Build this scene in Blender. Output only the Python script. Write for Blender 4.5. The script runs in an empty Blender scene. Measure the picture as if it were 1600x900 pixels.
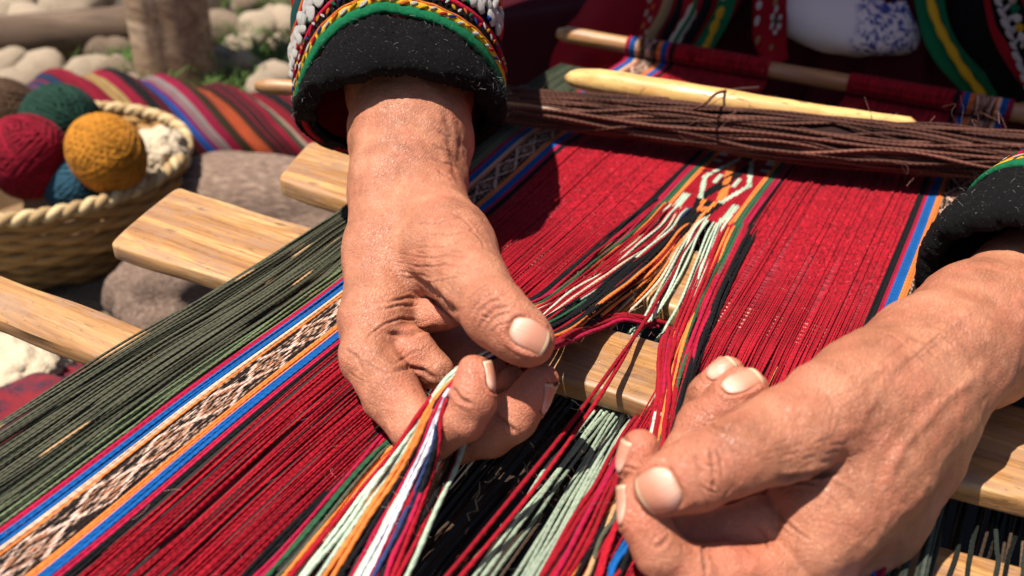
import bpy, bmesh, math, random
import numpy as np
from concurrent.futures import ThreadPoolExecutor
from mathutils import Vector, Matrix, Quaternion
random.seed(7)
rng = np.random.default_rng(11)
C = bpy.context.scene.collection
S = bpy.context.scene

# ------------------------------------------------------------------ camera
FPX = 1389.0                      # focal length in photo pixels (1600 wide)
HC = 0.22                         # camera height over the loom plane
LZ = 0.22                         # loom plane height over the ground
RX = np.array([0.87364105, -0.27071371, 0.40430854])
RY = np.array([0.48608039, 0.44827414, -0.75018407])
RZ = np.array([0.02184405, 0.85191806, 0.52321932])
R = np.array([RX, RY, RZ])        # world = R @ camera_vector
CAM = np.array([0.0, 0.0, LZ + HC])
cam_d = bpy.data.cameras.new('camera'); cam = bpy.data.objects.new('camera', cam_d); C.objects.link(cam)
M4 = Matrix([[R[0,0],R[0,1],R[0,2],CAM[0]],[R[1,0],R[1,1],R[1,2],CAM[1]],[R[2,0],R[2,1],R[2,2],CAM[2]],[0,0,0,1]])
cam.matrix_world = M4
cam_d.sensor_width = 36; cam_d.lens = FPX / 1600 * 36
cam_d.clip_start = 0.01; cam_d.clip_end = 200
cam_d.dof.use_dof = True; cam_d.dof.focus_distance = 0.37; cam_d.dof.aperture_fstop = 9.0
S.camera = cam

# ------------------------------------------------------------------ light
sun_vec = Vector((-0.22, -0.26, 1.0)).normalized()       # towards the sun
sun_el = math.asin(sun_vec.z); sun_az = math.atan2(sun_vec.x, sun_vec.y)
W_ = bpy.data.worlds.new('World'); S.world = W_; W_.use_nodes = True
nt = W_.node_tree; bg = nt.nodes['Background']; sky = nt.nodes.new('ShaderNodeTexSky')
sky.sky_type = 'NISHITA'; sky.sun_disc = False; sky.sun_elevation = sun_el; sky.sun_rotation = sun_az
nt.links.new(sky.outputs[0], bg.inputs[0]); bg.inputs[1].default_value = 0.06
sl = bpy.data.lights.new('sun', 'SUN'); sl.energy = 5.0; sl.angle = math.radians(0.6); sl.color = (1.0, 0.94, 0.84)
so = bpy.data.objects.new('sun', sl); C.objects.link(so)
so.rotation_euler = sun_vec.to_track_quat('Z', 'Y').to_euler(); so.location = (-1, -1, 3)
S.view_settings.view_transform = 'Standard'; S.view_settings.look = 'None'
S.view_settings.exposure = 0.9; S.view_settings.gamma = 1.0
S.cycles.max_bounces = 6

# ------------------------------------------------------------------ coordinates
def dirv(px, py):
    return R @ np.array([px - 800.0, 450.0 - py, -FPX])
def Dp(px, py, d):                # point d metres deep on the sight line
    return CAM + dirv(px, py) * (d / FPX)
def Wp(px, py, h=0.0):            # point h over the loom plane
    v = dirv(px, py); return CAM + v * ((h - HC) / v[2])
def Gp(px, py, h=0.0):            # point h over the ground
    v = dirv(px, py); return CAM + v * ((h - HC - LZ) / v[2])
def depth_of(p): return float(-(R.T @ (np.asarray(p) - CAM))[2])
def project(P):
    c = (np.asarray(P) - CAM) @ R
    return 800 - c[..., 0] / c[..., 2] * FPX, 450 + c[..., 1] / c[..., 2] * FPX, -c[..., 2]

# ------------------------------------------------------------------ object helpers
def tag(o, label=None, cat=None, group=None, kind=None):
    if label: o['label'] = label
    if cat: o['category'] = cat
    if group: o['group'] = group
    if kind: o['kind'] = kind
    return o
def empty(name, loc, label, cat, group=None):
    o = bpy.data.objects.new(name, None); C.objects.link(o); o.location = loc; o.empty_display_size = .02
    return tag(o, label, cat, group)
def link(name, me, parent=None, mats=None):
    o = bpy.data.objects.new(name, me); C.objects.link(o)
    if mats is not None:
        for m in (mats if isinstance(mats, (list, tuple)) else [mats]): me.materials.append(m)
    if parent is not None:
        o.parent = parent
        o.matrix_parent_inverse = Matrix.Translation(parent.location).inverted() if parent.type == 'EMPTY' and parent.parent is None else Matrix.Identity(4)
    return o
def mesh_np(name, V, F, smooth=True, uv=None, col=None, attrs=None, midx=None):
    V = np.asarray(V, np.float32); F = np.asarray(F, np.int32); k = F.shape[1]
    me = bpy.data.meshes.new(name)
    me.vertices.add(len(V)); me.vertices.foreach_set('co', V.ravel())
    me.loops.add(F.size); me.loops.foreach_set('vertex_index', F.ravel())
    me.polygons.add(len(F)); me.polygons.foreach_set('loop_start', np.arange(0, F.size, k, dtype=np.int32))
    me.polygons.foreach_set('use_smooth', np.full(len(F), smooth))
    if midx is not None: me.polygons.foreach_set('material_index', np.asarray(midx, np.int32))
    me.update(calc_edges=True)
    if uv is not None:
        l = me.uv_layers.new(name='UVMap'); l.data.foreach_set('uv', np.asarray(uv, np.float32).ravel())
    if col is not None:
        a = me.color_attributes.new('Col', 'FLOAT_COLOR', 'POINT')
        c = np.ones((len(V), 4), np.float32); c[:, :3] = col; a.data.foreach_set('color', c.ravel())
    for n, v in (attrs or {}).items():
        a = me.attributes.new(n, 'FLOAT', 'POINT'); a.data.foreach_set('value', np.asarray(v, np.float32))
    me.validate(); return me

# ------------------------------------------------------------------ node helpers
def new_mat(name):
    m = bpy.data.materials.new(name); m.use_nodes = True; nt = m.node_tree
    return m, nt, nt.nodes['Principled BSDF']
def nd(nt, t, **kw):
    n = nt.nodes.new(t)
    for k, v in kw.items():
        if k.startswith('i_'):
            key = k[2:]; key = int(key) if key.isdigit() else key.replace('_', ' ')
            n.inputs[key].default_value = v
        else: setattr(n, k, v)
    return n
def lk(nt, a, b): nt.links.new(a, b)
def math_n(nt, op, a, b=None, c=None):
    n = nt.nodes.new('ShaderNodeMath'); n.operation = op
    for i, v in enumerate((a, b, c)):
        if v is None: continue
        if isinstance(v, (int, float)): n.inputs[i].default_value = v
        else: nt.links.new(v, n.inputs[i])
    return n.outputs[0]
def ramp(nt, fac, stops, interp='LINEAR'):
    n = nt.nodes.new('ShaderNodeValToRGB'); cr = n.color_ramp; cr.interpolation = interp
    while len(cr.elements) < len(stops): cr.elements.new(0.5)
    for e, (p, c) in zip(cr.elements, stops):
        e.position = p; e.color = (*c, 1) if len(c) == 3 else c
    nt.links.new(fac, n.inputs[0]); return n.outputs[0]
def mixc(nt, fac, a, b, mode='MIX'):
    n = nt.nodes.new('ShaderNodeMix'); n.data_type = 'RGBA'; n.blend_type = mode
    for s, v in ((n.inputs[0], fac), (n.inputs[6], a), (n.inputs[7], b)):
        if isinstance(v, (int, float)): s.default_value = v if s.type == 'VALUE' else (v, v, v, 1)
        elif isinstance(v, tuple): s.default_value = (*v, 1) if len(v) == 3 else v
        else: nt.links.new(v, s)
    return n.outputs[2]
def tex_coord(nt, what='Object'):
    return nt.nodes.new('ShaderNodeTexCoord').outputs[what]
def mapping(nt, vec, scale=(1,1,1), rot=(0,0,0), loc=(0,0,0)):
    n = nt.nodes.new('ShaderNodeMapping'); n.inputs['Scale'].default_value = scale
    n.inputs['Rotation'].default_value = rot; n.inputs['Location'].default_value = loc
    nt.links.new(vec, n.inputs['Vector']); return n.outputs[0]
def noise_n(nt, vec, scale, detail=4, rough=.5, dist=0.0):
    n = nt.nodes.new('ShaderNodeTexNoise'); n.inputs['Scale'].default_value = scale
    n.inputs['Detail'].default_value = detail; n.inputs['Roughness'].default_value = rough
    n.inputs['Distortion'].default_value = dist; nt.links.new(vec, n.inputs['Vector']); return n.outputs['Fac']
def bump(nt, h, strength, dist, prev=None):
    n = nt.nodes.new('ShaderNodeBump'); n.inputs['Strength'].default_value = strength
    n.inputs['Distance'].default_value = dist; nt.links.new(h, n.inputs['Height'])
    if prev is not None: nt.links.new(prev, n.inputs['Normal'])
    return n.outputs[0]
# ------------------------------------------------------------------ implicit-surface modelling (camera frame -> world)
def smin(a, b, k):
    h = np.clip(0.5 + 0.5 * (b - a) / k, 0, 1)
    return b + (a - b) * h - k * h * (1 - h)
def sd_rcone(P, a, b, ra, rb):    # tapered capsule
    ba = b - a; L2 = float(ba @ ba)
    t = np.clip(((P - a) @ ba) / L2, 0, 1)
    q = P - a - t[:, None] * ba
    return np.sqrt(np.einsum('ij,ij->i', q, q)) - (ra + (rb - ra) * t)
def sd_ell(P, c, r, rot=None):
    q = P - c
    if rot is not None: q = q @ rot
    k0 = np.linalg.norm(q / r, axis=1); k1 = np.linalg.norm(q / (r * r), axis=1) + 1e-9
    return k0 * (k0 - 1.0) / k1
class Node:
    """bone: pixel/depth end points with pixel radii; kept in world metres"""
    def __init__(s, a, b): 
        s.a = Dp(a[0], a[1], a[2]); s.b = Dp(b[0], b[1], b[2])
        s.ra = a[3] * a[2] / FPX; s.rb = b[3] * b[2] / FPX
    def d(s, P): return sd_rcone(P, s.a, s.b, s.ra, s.rb)
def chain_sdf(pts, k=0.004):
    bones = [Node(pts[i], pts[i + 1]) for i in range(len(pts) - 1)]
    def f(P):
        d = bones[0].d(P)
        for b in bones[1:]: d = smin(d, b.d(P), k)
        return d
    f.root = bones[0].a; f.tip = bones[-1].b; f.bones = bones
    return f
def surface(sdf, lo, hi, h, blk=8):
    """sparse evaluation + surface nets; returns vertices and quads"""
    lo = np.asarray(lo, float); hi = np.asarray(hi, float)
    nb = np.ceil((hi - lo) / (h * blk)).astype(int); n = nb * blk + 1
    g = np.stack(np.meshgrid(*[np.arange(k) for k in nb], indexing='ij'), -1).reshape(-1, 3)
    ctr = lo + (g + .5) * blk * h
    dc = sdf(ctr)
    F = np.full(n, 1.0, np.float32)
    keep = np.abs(dc) < blk * h * 0.87 * 1.25 + 0.0015
    inside = (~keep) & (dc < 0)
    for b in g[inside]:
        F[b[0]*blk:b[0]*blk+blk+1, b[1]*blk:b[1]*blk+blk+1, b[2]*blk:b[2]*blk+blk+1] = -1.0
    off = np.stack(np.meshgrid(*[np.arange(blk + 1)] * 3, indexing='ij'), -1).reshape(-1, 3)
    gk = g[keep]
    def work(s):
        bl = gk[s:s + 40]
        idx = (bl[:, None, :] * blk + off[None]).reshape(-1, 3)
        F[idx[:, 0], idx[:, 1], idx[:, 2]] = sdf(lo + idx * h)
    with ThreadPoolExecutor(4) as ex: list(ex.map(work, range(0, len(gk), 40)))
    neg = F < 0
    c = [neg[i:n[0]-1+i, j:n[1]-1+j, k:n[2]-1+k] for i in (0,1) for j in (0,1) for k in (0,1)]
    s = np.zeros(c[0].shape, np.int8)
    for a in c: s += a
    cells = np.argwhere((s > 0) & (s < 8)); del s, c
    keys = (cells[:, 0] * n[1] + cells[:, 1]) * n[2] + cells[:, 2]
    acc = np.zeros((len(cells), 3)); cnt = np.zeros(len(cells))
    corners = [(i, j, k) for i in (0,1) for j in (0,1) for k in (0,1)]
    vals = {q: F[cells[:, 0]+q[0], cells[:, 1]+q[1], cells[:, 2]+q[2]] for q in corners}
    for a in corners:
        for ax in range(3):
            if a[ax]: continue
            b = list(a); b[ax] = 1; b = tuple(b)
            va, vb = vals[a], vals[b]; m = (va < 0) != (vb < 0)
            t = np.where(m, va / np.where(m, va - vb, 1), 0)
            for x in range(3):
                acc[:, x] += m * (a[x] + (t if x == ax else 0))
            cnt += m
    V = lo + (cells + acc / cnt[:, None]) * h
    quads = []
    for ax in range(3):
        sl0 = [slice(None)] * 3; sl1 = [slice(None)] * 3
        sl0[ax] = slice(0, -1); sl1[ax] = slice(1, None)
        A = neg[tuple(sl0)]; B = neg[tuple(sl1)]
        e = np.argwhere(A != B); flip = A[e[:, 0], e[:, 1], e[:, 2]]
        u, v = (ax + 1) % 3, (ax + 2) % 3
        ok = (e[:, u] > 0) & (e[:, v] > 0) & (e[:, u] < n[u]-1) & (e[:, v] < n[v]-1); e = e[ok]; flip = flip[ok]
        qs = []
        for du, dv in ((-1,-1),(0,-1),(0,0),(-1,0)):
            cc = e.copy(); cc[:, u] += du; cc[:, v] += dv
            kk = (cc[:, 0] * n[1] + cc[:, 1]) * n[2] + cc[:, 2]
            qs.append(np.searchsorted(keys, kk))
        q = np.stack(qs, 1); q[~flip] = q[~flip][:, ::-1]; quads.append(q)
    return V, np.concatenate(quads)
def grad(sdf, V, e=0.0003):
    g = np.empty_like(V)
    for a in range(3):
        o = np.zeros(3); o[a] = e
        def work(s): g[s:s+20000, a] = sdf(V[s:s+20000] + o) - sdf(V[s:s+20000] - o)
        with ThreadPoolExecutor(4) as ex: list(ex.map(work, range(0, len(V), 20000)))
    return g / (np.linalg.norm(g, axis=1)[:, None] + 1e-12)
def vnoise(P, seed=0):
    """value noise on a lattice, vectorised"""
    i = np.floor(P).astype(np.int64); f = P - i; f = f * f * (3 - 2 * f)
    def hsh(x, y, z):
        n = (x * 73856093) ^ (y * 19349663) ^ (z * 83492791) ^ (seed * 2654435761)
        n = (n ^ (n >> 13)) * 1274126177 & 0x7fffffff
        return (n & 0xffff) / 65535.0
    r = 0
    for a in (0,1):
        for b in (0,1):
            for c in (0,1):
                w = (f[:, 0] if a else 1-f[:, 0]) * (f[:, 1] if b else 1-f[:, 1]) * (f[:, 2] if c else 1-f[:, 2])
                r = r + w * hsh(i[:, 0]+a, i[:, 1]+b, i[:, 2]+c)
    return r * 2 - 1
def polydist(px, py, pts):
    """distance in pixels to a polyline, and position along it 0..1"""
    best = np.full(px.shape, 1e9); tt = np.zeros(px.shape); n = len(pts) - 1
    for i in range(n):
        ax, ay = pts[i][:2]; bx, by = pts[i + 1][:2]
        dx, dy = bx - ax, by - ay; L = dx * dx + dy * dy + 1e-9
        t = np.clip(((px - ax) * dx + (py - ay) * dy) / L, 0, 1)
        d = np.hypot(px - ax - t * dx, py - ay - t * dy)
        m = d < best; best = np.where(m, d, best); tt = np.where(m, (i + t) / n, tt)
    return best, tt

# ------------------------------------------------------------------ skin and nails
def skin_material():
    m, nt, p = new_mat('skin')
    oc = tex_coord(nt)
    red = nd(nt, 'ShaderNodeAttribute', attribute_name='red').outputs['Fac']
    drk = nd(nt, 'ShaderNodeAttribute', attribute_name='dark').outputs['Fac']
    n1 = noise_n(nt, oc, 45, 4, .6); n2 = noise_n(nt, oc, 320, 3, .6)
    base = ramp(nt, n1, [(.3, (.25, .086, .041)), (.5, (.365, .134, .069)), (.7, (.475, .200, .110))])
    base = mixc(nt, math_n(nt, 'MULTIPLY', red, .9), base, (.52, .135, .078))
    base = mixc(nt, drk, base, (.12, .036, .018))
    blot = ramp(nt, noise_n(nt, oc, 75, 4, .6), [(.46, (0,0,0)), (.62, (1,1,1))]); base = mixc(nt, math_n(nt, 'MULTIPLY', blot, .38), base, (.46, .135, .078))
    blo2 = ramp(nt, noise_n(nt, mapping(nt, oc, (1, 1, 1), loc=(5, 2, 1)), 60, 4, .6), [(.50, (0,0,0)), (.66, (1,1,1))]); base = mixc(nt, math_n(nt, 'MULTIPLY', blo2, .30), base, (.24, .085, .042))
    spots = ramp(nt, noise_n(nt, oc, 150, 2, .5), [(.66, (0,0,0)), (.76, (1,1,1))])
    base = mixc(nt, math_n(nt, 'MULTIPLY', spots, .28), base, (.33, .14, .08))
    base = mixc(nt, ramp(nt, n2, [(.35, (.14,.14,.14)), (.65, (0,0,0))]), base, (.36, .15, .09))
    lk(nt, base, p.inputs['Base Color'])
    p.inputs['Subsurface Weight'].default_value = .10
    p.inputs['Subsurface Radius'].default_value = (1.0, .35, .2)
    p.inputs['Subsurface Scale'].default_value = .0035
    lk(nt, ramp(nt, n1, [(.3, (.44,.44,.44)), (.7, (.55,.55,.55))]), p.inputs['Roughness'])
    p.inputs['Specular IOR Level'].default_value = .5
    # fine creases: cells of skin stretched two ways, pores, mottling
    warp = nd(nt, 'ShaderNodeVectorMath', operation='ADD'); lk(nt, oc, warp.inputs[0])
    nv = nd(nt, 'ShaderNodeTexNoise', i_Scale=90.0); lk(nt, oc, nv.inputs['Vector'])
    sc = nd(nt, 'ShaderNodeVectorMath', operation='SCALE'); lk(nt, nv.outputs['Color'], sc.inputs[0]); sc.inputs['Scale'].default_value = .006
    lk(nt, sc.outputs[0], warp.inputs[1]); wv = warp.outputs[0]
    def cells(scale, st):
        v = nd(nt, 'ShaderNodeTexVoronoi', feature='DISTANCE_TO_EDGE', i_Scale=scale)
        lk(nt, mapping(nt, wv, st, (.3, .5, .6)), v.inputs['Vector'])
        return ramp(nt, v.outputs['Distance'], [(0, (0,0,0)), (.12, (1,1,1))])
    rough = nd(nt, 'ShaderNodeAttribute', attribute_name='wrinkle').outputs['Fac']
    c1 = cells(820, (1, .42, .8)); c2 = cells(1250, (.5, 1, 1)); c3 = cells(360, (.30, 1, .6))
    c1 = math_n(nt, 'MULTIPLY', c1, math_n(nt, 'MULTIPLY_ADD', c3, .5, .5))
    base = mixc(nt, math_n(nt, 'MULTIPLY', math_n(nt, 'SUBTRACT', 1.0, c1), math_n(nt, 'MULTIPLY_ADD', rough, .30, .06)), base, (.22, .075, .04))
    strk = ramp(nt, noise_n(nt, mapping(nt, wv, (2.2, .35, 1.6), (.5, .2, .9)), 620, 3, .7), [(.60, (0,0,0)), (.72, (1,1,1))]); base = mixc(nt, math_n(nt, 'MULTIPLY', strk, math_n(nt, 'MULTIPLY_ADD', rough, .30, .12)), base, (.66, .42, .28))
    lk(nt, base, p.inputs['Base Color'])
    h = math_n(nt, 'ADD', math_n(nt, 'MULTIPLY', c1, math_n(nt, 'MULTIPLY_ADD', rough, .9, .35)), math_n(nt, 'MULTIPLY', c2, .3))
    h = math_n(nt, 'ADD', h, math_n(nt, 'MULTIPLY', noise_n(nt, oc, 700, 2), .35))
    b1 = bump(nt, h, .85, .00032)
    b2 = bump(nt, noise_n(nt, mapping(nt, wv, (1, .45, 1), (.3, .5, .6)), 190, 5, .7), .55, .0011, b1)
    lk(nt, b2, p.inputs['Normal'])
    return m
def nail_material():
    m, nt, p = new_mat('nail')
    uv = tex_coord(nt, 'UV'); s = nd(nt, 'ShaderNodeSeparateXYZ'); lk(nt, uv, s.inputs[0])
    col = ramp(nt, math_n(nt, 'ADD', s.outputs[1], math_n(nt, 'MULTIPLY_ADD', noise_n(nt, uv, 5.0, 3), .05, -.025)), [(0, (.40, .19, .12)), (.035, (.50, .25, .17)), (.10, (.60, .34, .25)), (.2, (.64, .35, .26)), (.55, (.50, .215, .14)), (.86, (.46, .20, .125)), (.885, (.36, .17, .10)), (.92, (.56, .38, .25)), (.97, (.48, .31, .19)), (1, (.30, .17, .10))])
    lk(nt, col, p.inputs['Base Color']); p.inputs['Roughness'].default_value = .3
    p.inputs['Subsurface Weight'].default_value = .12; p.inputs['Subsurface Scale'].default_value = .002
    p.inputs['Roughness'].default_value = .38
    lk(nt, bump(nt, noise_n(nt, mapping(nt, uv, (34, 1.2, 1)), 1.0, 3), .5, .0003), p.inputs['Normal'])
    return m
MSKIN = skin_material(); MNAIL = nail_material()

def build_nail(sdf, c, t, n, hw, hl):
    """nail plate: c centre (near the surface), t towards the tip, n outward, half width/length in metres"""
    t = t - n * (t @ n); t /= np.linalg.norm(t); s = np.cross(t, n)
    NU, NV = 15, 19
    u = np.linspace(-1, 1, NU); v = np.linspace(-1, 1, NV)
    U, Vv = np.meshgrid(u, v, indexing='ij')
    # outline: rounded at the cuticle, straighter sides, gently curved free edge
    lenf = np.where(Vv < 0, np.sqrt(np.clip(1 - .66 * np.abs(U) ** 3.4, 0, 1)), 1 - .16 * U ** 2 + .05 * U)
    ys = Vv * lenf * hl; xs = U * hw * (1 - .10 * (Vv < 0) * Vv ** 2 - .06 * (Vv > 0) * Vv ** 2)
    base = c + xs[..., None] * s + ys[..., None] * t
    Pt = (base + n * 0.006).reshape(-1, 3)
    h = np.full(len(Pt), 0.0)
    for _ in range(40):
        d = sdf(Pt - n * h[:, None]); h += np.clip(d, -.001, .003) * .7
    hh = (0.006 - h).reshape(NU, NV)
    # stiff plate: a smooth arch fitted to the flesh
    A = np.stack([np.ones_like(U), U, Vv, U*U, Vv*Vv, U*U*U*U, U*Vv], -1).reshape(-1, 7)
    co, *_ = np.linalg.lstsq(A, hh.ravel(), rcond=None); fit = (A @ co).reshape(NU, NV)
    edge = np.abs(U) ** 5
    fit = fit + .00045 - .0006 * edge - .0007 * np.clip(-Vv - .75, 0, 1) * 4 * .5
    fit = fit + .0003 * np.clip(Vv - .7, 0, 1)
    top = base + fit[..., None] * n
    bot = top - n * .0006
    V = np.concatenate([top.reshape(-1, 3), bot.reshape(-1, 3)]); F = []; N = NU * NV
    idx = np.arange(N).reshape(NU, NV)
    for i in range(NU - 1):
        for j in range(NV - 1):
            F.append((idx[i, j], idx[i+1, j], idx[i+1, j+1], idx[i, j+1]))
            F.append((N+idx[i, j], N+idx[i, j+1], N+idx[i+1, j+1], N+idx[i+1, j]))
    ring = [idx[i, 0] for i in range(NU)] + [idx[-1, j] for j in range(1, NV)] + [idx[i, -1] for i in range(NU-2, -1, -1)] + [idx[0, j] for j in range(NV-2, 0, -1)]
    for a, b in zip(ring, ring[1:] + ring[:1]): F.append((a, a + N, b + N, b))
    uv1 = np.stack([(U + 1) / 2, (Vv + 1) / 2], -1).reshape(-1, 2); uvv = np.concatenate([uv1, uv1])
    F = np.array(F)
    if np.cross(top[1, 0] - top[0, 0], top[0, 1] - top[0, 0]) @ n < 0: F = F[:, ::-1]
    return V, F, uvv[F.ravel()]

def make_hand(body, forearm_extra, nails, creases, reds, darks, wr_zones, bbox, h, swell=()):
    """body: sdf; returns mesh arrays (world space) with attributes"""
    V, F = surface(body, bbox[0], bbox[1], h)
    N = grad(body, V); V = V - N * body(V)[:, None] * .9
    px, py, dep = project(V)
    view = (CAM - V); view /= np.linalg.norm(view, axis=1)[:, None]
    front = np.einsum('ij,ij->i', N, view)
    fm = np.clip(front * 4 + .2, 0, 1)
    # only the surface nearest to the viewer takes a crease
    gx = (px / 4).astype(int); gy = (py / 4).astype(int); gx = np.clip(gx, -50, 450) + 50; gy = np.clip(gy, -80, 320) + 80
    zb = np.full((501, 401), 9.0); np.minimum.at(zb, (gx, gy), dep)
    for dx, dy in ((1,0),(0,1),(1,1)):
        pass
    near = dep < zb[gx, gy] + .006
    fm = fm * near
    disp = np.zeros(len(V)); dark = np.zeros(len(V)); red = np.zeros(len(V)); wr = np.full(len(V), .25)
    pxj = px + 2.0 * vnoise(V * 260, 5); pyj = py + 2.0 * vnoise(V * 260, 6)
    jit = 1 + .35 * vnoise(V * 700, 3)
    for cr in creases:          # (points, width px, depth mm[, side ridge])
        pts, w, dm = cr[:3]
        d, t = polydist(pxj, pyj, pts)
        fall = np.clip(np.minimum(t, 1 - t) * 5, 0, 1) ** .6
        g = np.exp(-(d / w) ** 2) * fall * fm * jit
        ridge = np.exp(-((d - 2.1 * w) / (1.2 * w)) ** 2) * fall * fm
        disp -= g * dm * .001; disp += ridge * dm * .00035
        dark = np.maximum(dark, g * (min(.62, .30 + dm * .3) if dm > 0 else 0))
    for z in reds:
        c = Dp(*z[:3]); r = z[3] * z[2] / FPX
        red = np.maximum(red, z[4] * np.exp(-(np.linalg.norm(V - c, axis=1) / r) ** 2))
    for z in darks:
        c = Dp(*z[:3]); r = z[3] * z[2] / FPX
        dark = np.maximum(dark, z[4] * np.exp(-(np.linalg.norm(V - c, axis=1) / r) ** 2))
    for z in wr_zones:
        c = Dp(*z[:3]); r = z[3] * z[2] / FPX
        wr = np.maximum(wr, z[4] * np.exp(-(np.linalg.norm(V - c, axis=1) / r) ** 2))
    disp += .00045 * vnoise(V * 130, 1) + .00022 * vnoise(V * 330, 2)
    NV_, NF_, NU_ = [], [], []; off = 0
    for (c, t, n, hw, hl, own) in nails:
        q = V - c; s = np.cross(t, n); a = (q @ s) / hw; b = (q @ t) / hl; hgt = q @ n
        rr = (np.abs(a) ** 3 + np.abs(b) ** 3) ** (1 / 3)
        side = (hgt > -.004) & (np.linalg.norm(q, axis=1) < hl * 2.2) & (N @ n > -.1)
        disp += side * (-.0006 * np.exp(-((rr - .98) / .10) ** 2) + .00050 * np.exp(-((rr - 1.24) / .14) ** 2) * (b < .6)
                        - .0005 * (rr < .98))
        red = np.maximum(red, side * .45 * np.exp(-((rr - 1.3) / .35) ** 2))
        v, f, u = build_nail(own, c, t, n, hw, hl); NV_.append(v); NF_.append(f + off); NU_.append(u); off += len(v)
    V2 = V + N * disp[:, None]
    return dict(V=V2, F=F, red=red, dark=dark, wr=wr, nv=np.concatenate(NV_), nf=np.concatenate(NF_), nuv=np.concatenate(NU_), N=N)
def nail_at(sdf, px, py, d_guess, tip_px, nrm_cam, hw_px, hl_px, wn=.5):
    """find the surface on the sight line, then a frame from the tip direction"""
    p = Dp(px, py, d_guess - .03); v = dirv(px, py); v = v / np.linalg.norm(v)
    for _ in range(60):
        d = float(sdf(p[None])[0]); p = p + v * max(d, 0) * .8
        if d < 1e-5: break
    n = R @ np.array(nrm_cam, float); n /= np.linalg.norm(n)
    g = grad(sdf, p[None])[0]; n = n * wn + g * (1 - wn); n /= np.linalg.norm(n)
    dep = depth_of(p)
    t = Dp(*tip_px) - p; t = t - n * (t @ n); t /= np.linalg.norm(t)
    return (p, t, n, hw_px * dep / FPX, hl_px * dep / FPX, sdf)

def nail_on(f, nrm_cam, hw, hl, back):
    """nail on the last bone of a finger chain; sizes in mm"""
    a = f.bones[-2].a; b = f.bones[-1].b; t = (b - a) / np.linalg.norm(b - a)
    n = R @ np.array(nrm_cam, float); n = n - t * (t @ n); n /= np.linalg.norm(n)
    p = b + t * f.bones[-1].rb * .35 - t * back * .001
    q = p + n * .02
    for _ in range(60): q = q - n * float(f(q[None])[0]) * .8
    return (q, t, n, hw * .001, hl * .001, f)
# ------------------------------------------------------------------ the weaver's hands: (px, py, depth m, radius px)
def near_union(a, fa, root, reach, kmax=.005, kmin=.0006):
    """joins finger fa to a, melting only close to its root"""
    def f(P):
        da = a(P); db = fa(P); d = np.linalg.norm(P - root, axis=1)
        k = kmin + kmax * np.exp(-(d / reach) ** 2)
        return smin(da, db, k)
    return f
def sm_chain(lists, k):
    cs = [chain_sdf(l, k) for l in lists]
    def f(P):
        d = cs[0](P)
        for c in cs[1:]: d = smin(d, c(P), k)
        return d
    return f

# --- hand on the left of the picture: pinches the lifted threads
L_arm = sm_chain([
    [(634,  60, .470, 88), (634, 130, .450, 90), (640, 215, .428, 90), (634, 290, .408, 84)],      # forearm
    [(655,  60, .478, 78), (655, 150, .455, 78), (652, 240, .435, 72)],
    [(690, 130, .452, 36), (700, 215, .432, 30), (702, 290, .412, 26)],                             # tendon side
    [(628, 290, .408, 80), (610, 400, .378, 70), (588, 500, .352, 54), (574, 560, .338, 42)],       # back of the hand
    [(646, 290, .412, 74), (655, 370, .395, 76), (640, 440, .385, 62)],                             # heel
    [(662, 310, .400, 60), (700, 390, .362, 72), (738, 440, .332, 58)],                             # thumb root
], .007)
L_thumb = chain_sdf([(706, 398, .356, 62), (742, 448, .326, 54), (776, 492, .306, 51), (800, 513, .302, 47), (824, 531, .300, 44)], .0035)
L_web = sm_chain([[(598, 474, .366, 46), (652, 494, .358, 31), (704, 494, .350, 20)],
                  [(594, 525, .350, 44), (645, 554, .345, 39), (680, 580, .343, 30)]], .0012)
L_index = chain_sdf([(574, 552, .340, 42), (612, 618, .328, 46), (650, 668, .318, 41), (676, 686, .310, 34), (722, 655, .302, 35), (738, 625, .301, 36), (742, 590, .303, 29), (744, 580, .304, 26)], .0022)
L_middle = chain_sdf([(610, 560, .365, 34), (650, 660, .345, 36), (712, 690, .330, 33), (765, 683, .322, 33), (803, 656, .317, 34), (826, 622, .316, 31), (836, 604, .317, 27)], .0022)
L_ring = chain_sdf([(640, 560, .385, 30), (700, 650, .362, 32), (780, 650, .345, 30), (830, 622, .336, 29), (848, 594, .333, 25)], .002)
L_little = chain_sdf([(660, 540, .40, 26), (710, 620, .378, 27), (770, 620, .362, 25), (800, 595, .352, 22)], .002)
L_inner = chain_sdf([(640, 470, .40, 50), (690, 545, .385, 48), (740, 575, .372, 42), (770, 600, .362, 34)], .006)
_l = near_union(L_arm, L_inner, Dp(650, 480, .39), .05, .008)
_l = near_union(_l, L_little, Dp(660, 540, .40), .02)
_l = near_union(_l, L_ring, Dp(640, 560, .385), .02)
_l = near_union(_l, L_middle, Dp(610, 560, .365), .014)
_l = near_union(_l, L_web, Dp(600, 490, .36), .016, .005, .0012)
_l = near_union(_l, L_index, Dp(578, 560, .338), .014, .005)
_l = near_union(_l, L_thumb, Dp(700, 400, .356), .022, .006)
def cut_low(f, p0, n):
    def g(P): return np.maximum(f(P), (P - p0) @ n)
    return g
SDF_L = _l
L_nails = [nail_at(L_thumb, 829, 521, .30, (868, 548, .295), (.10, .55, .85), 23, 33),
           nail_on(L_index, (.92, .0, .45), 3.4, 5.4, 3.5),
           nail_on(L_middle, (.80, -.40, .42), 3.6, 5.4, 3.2),
           nail_on(L_ring, (.85, -.15, .50), 3.2, 5.0, 3.0)]
def rays(cx, cy, pts, w, d): return ([(cx + x, cy + y) for x, y in pts], w, d)
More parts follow.
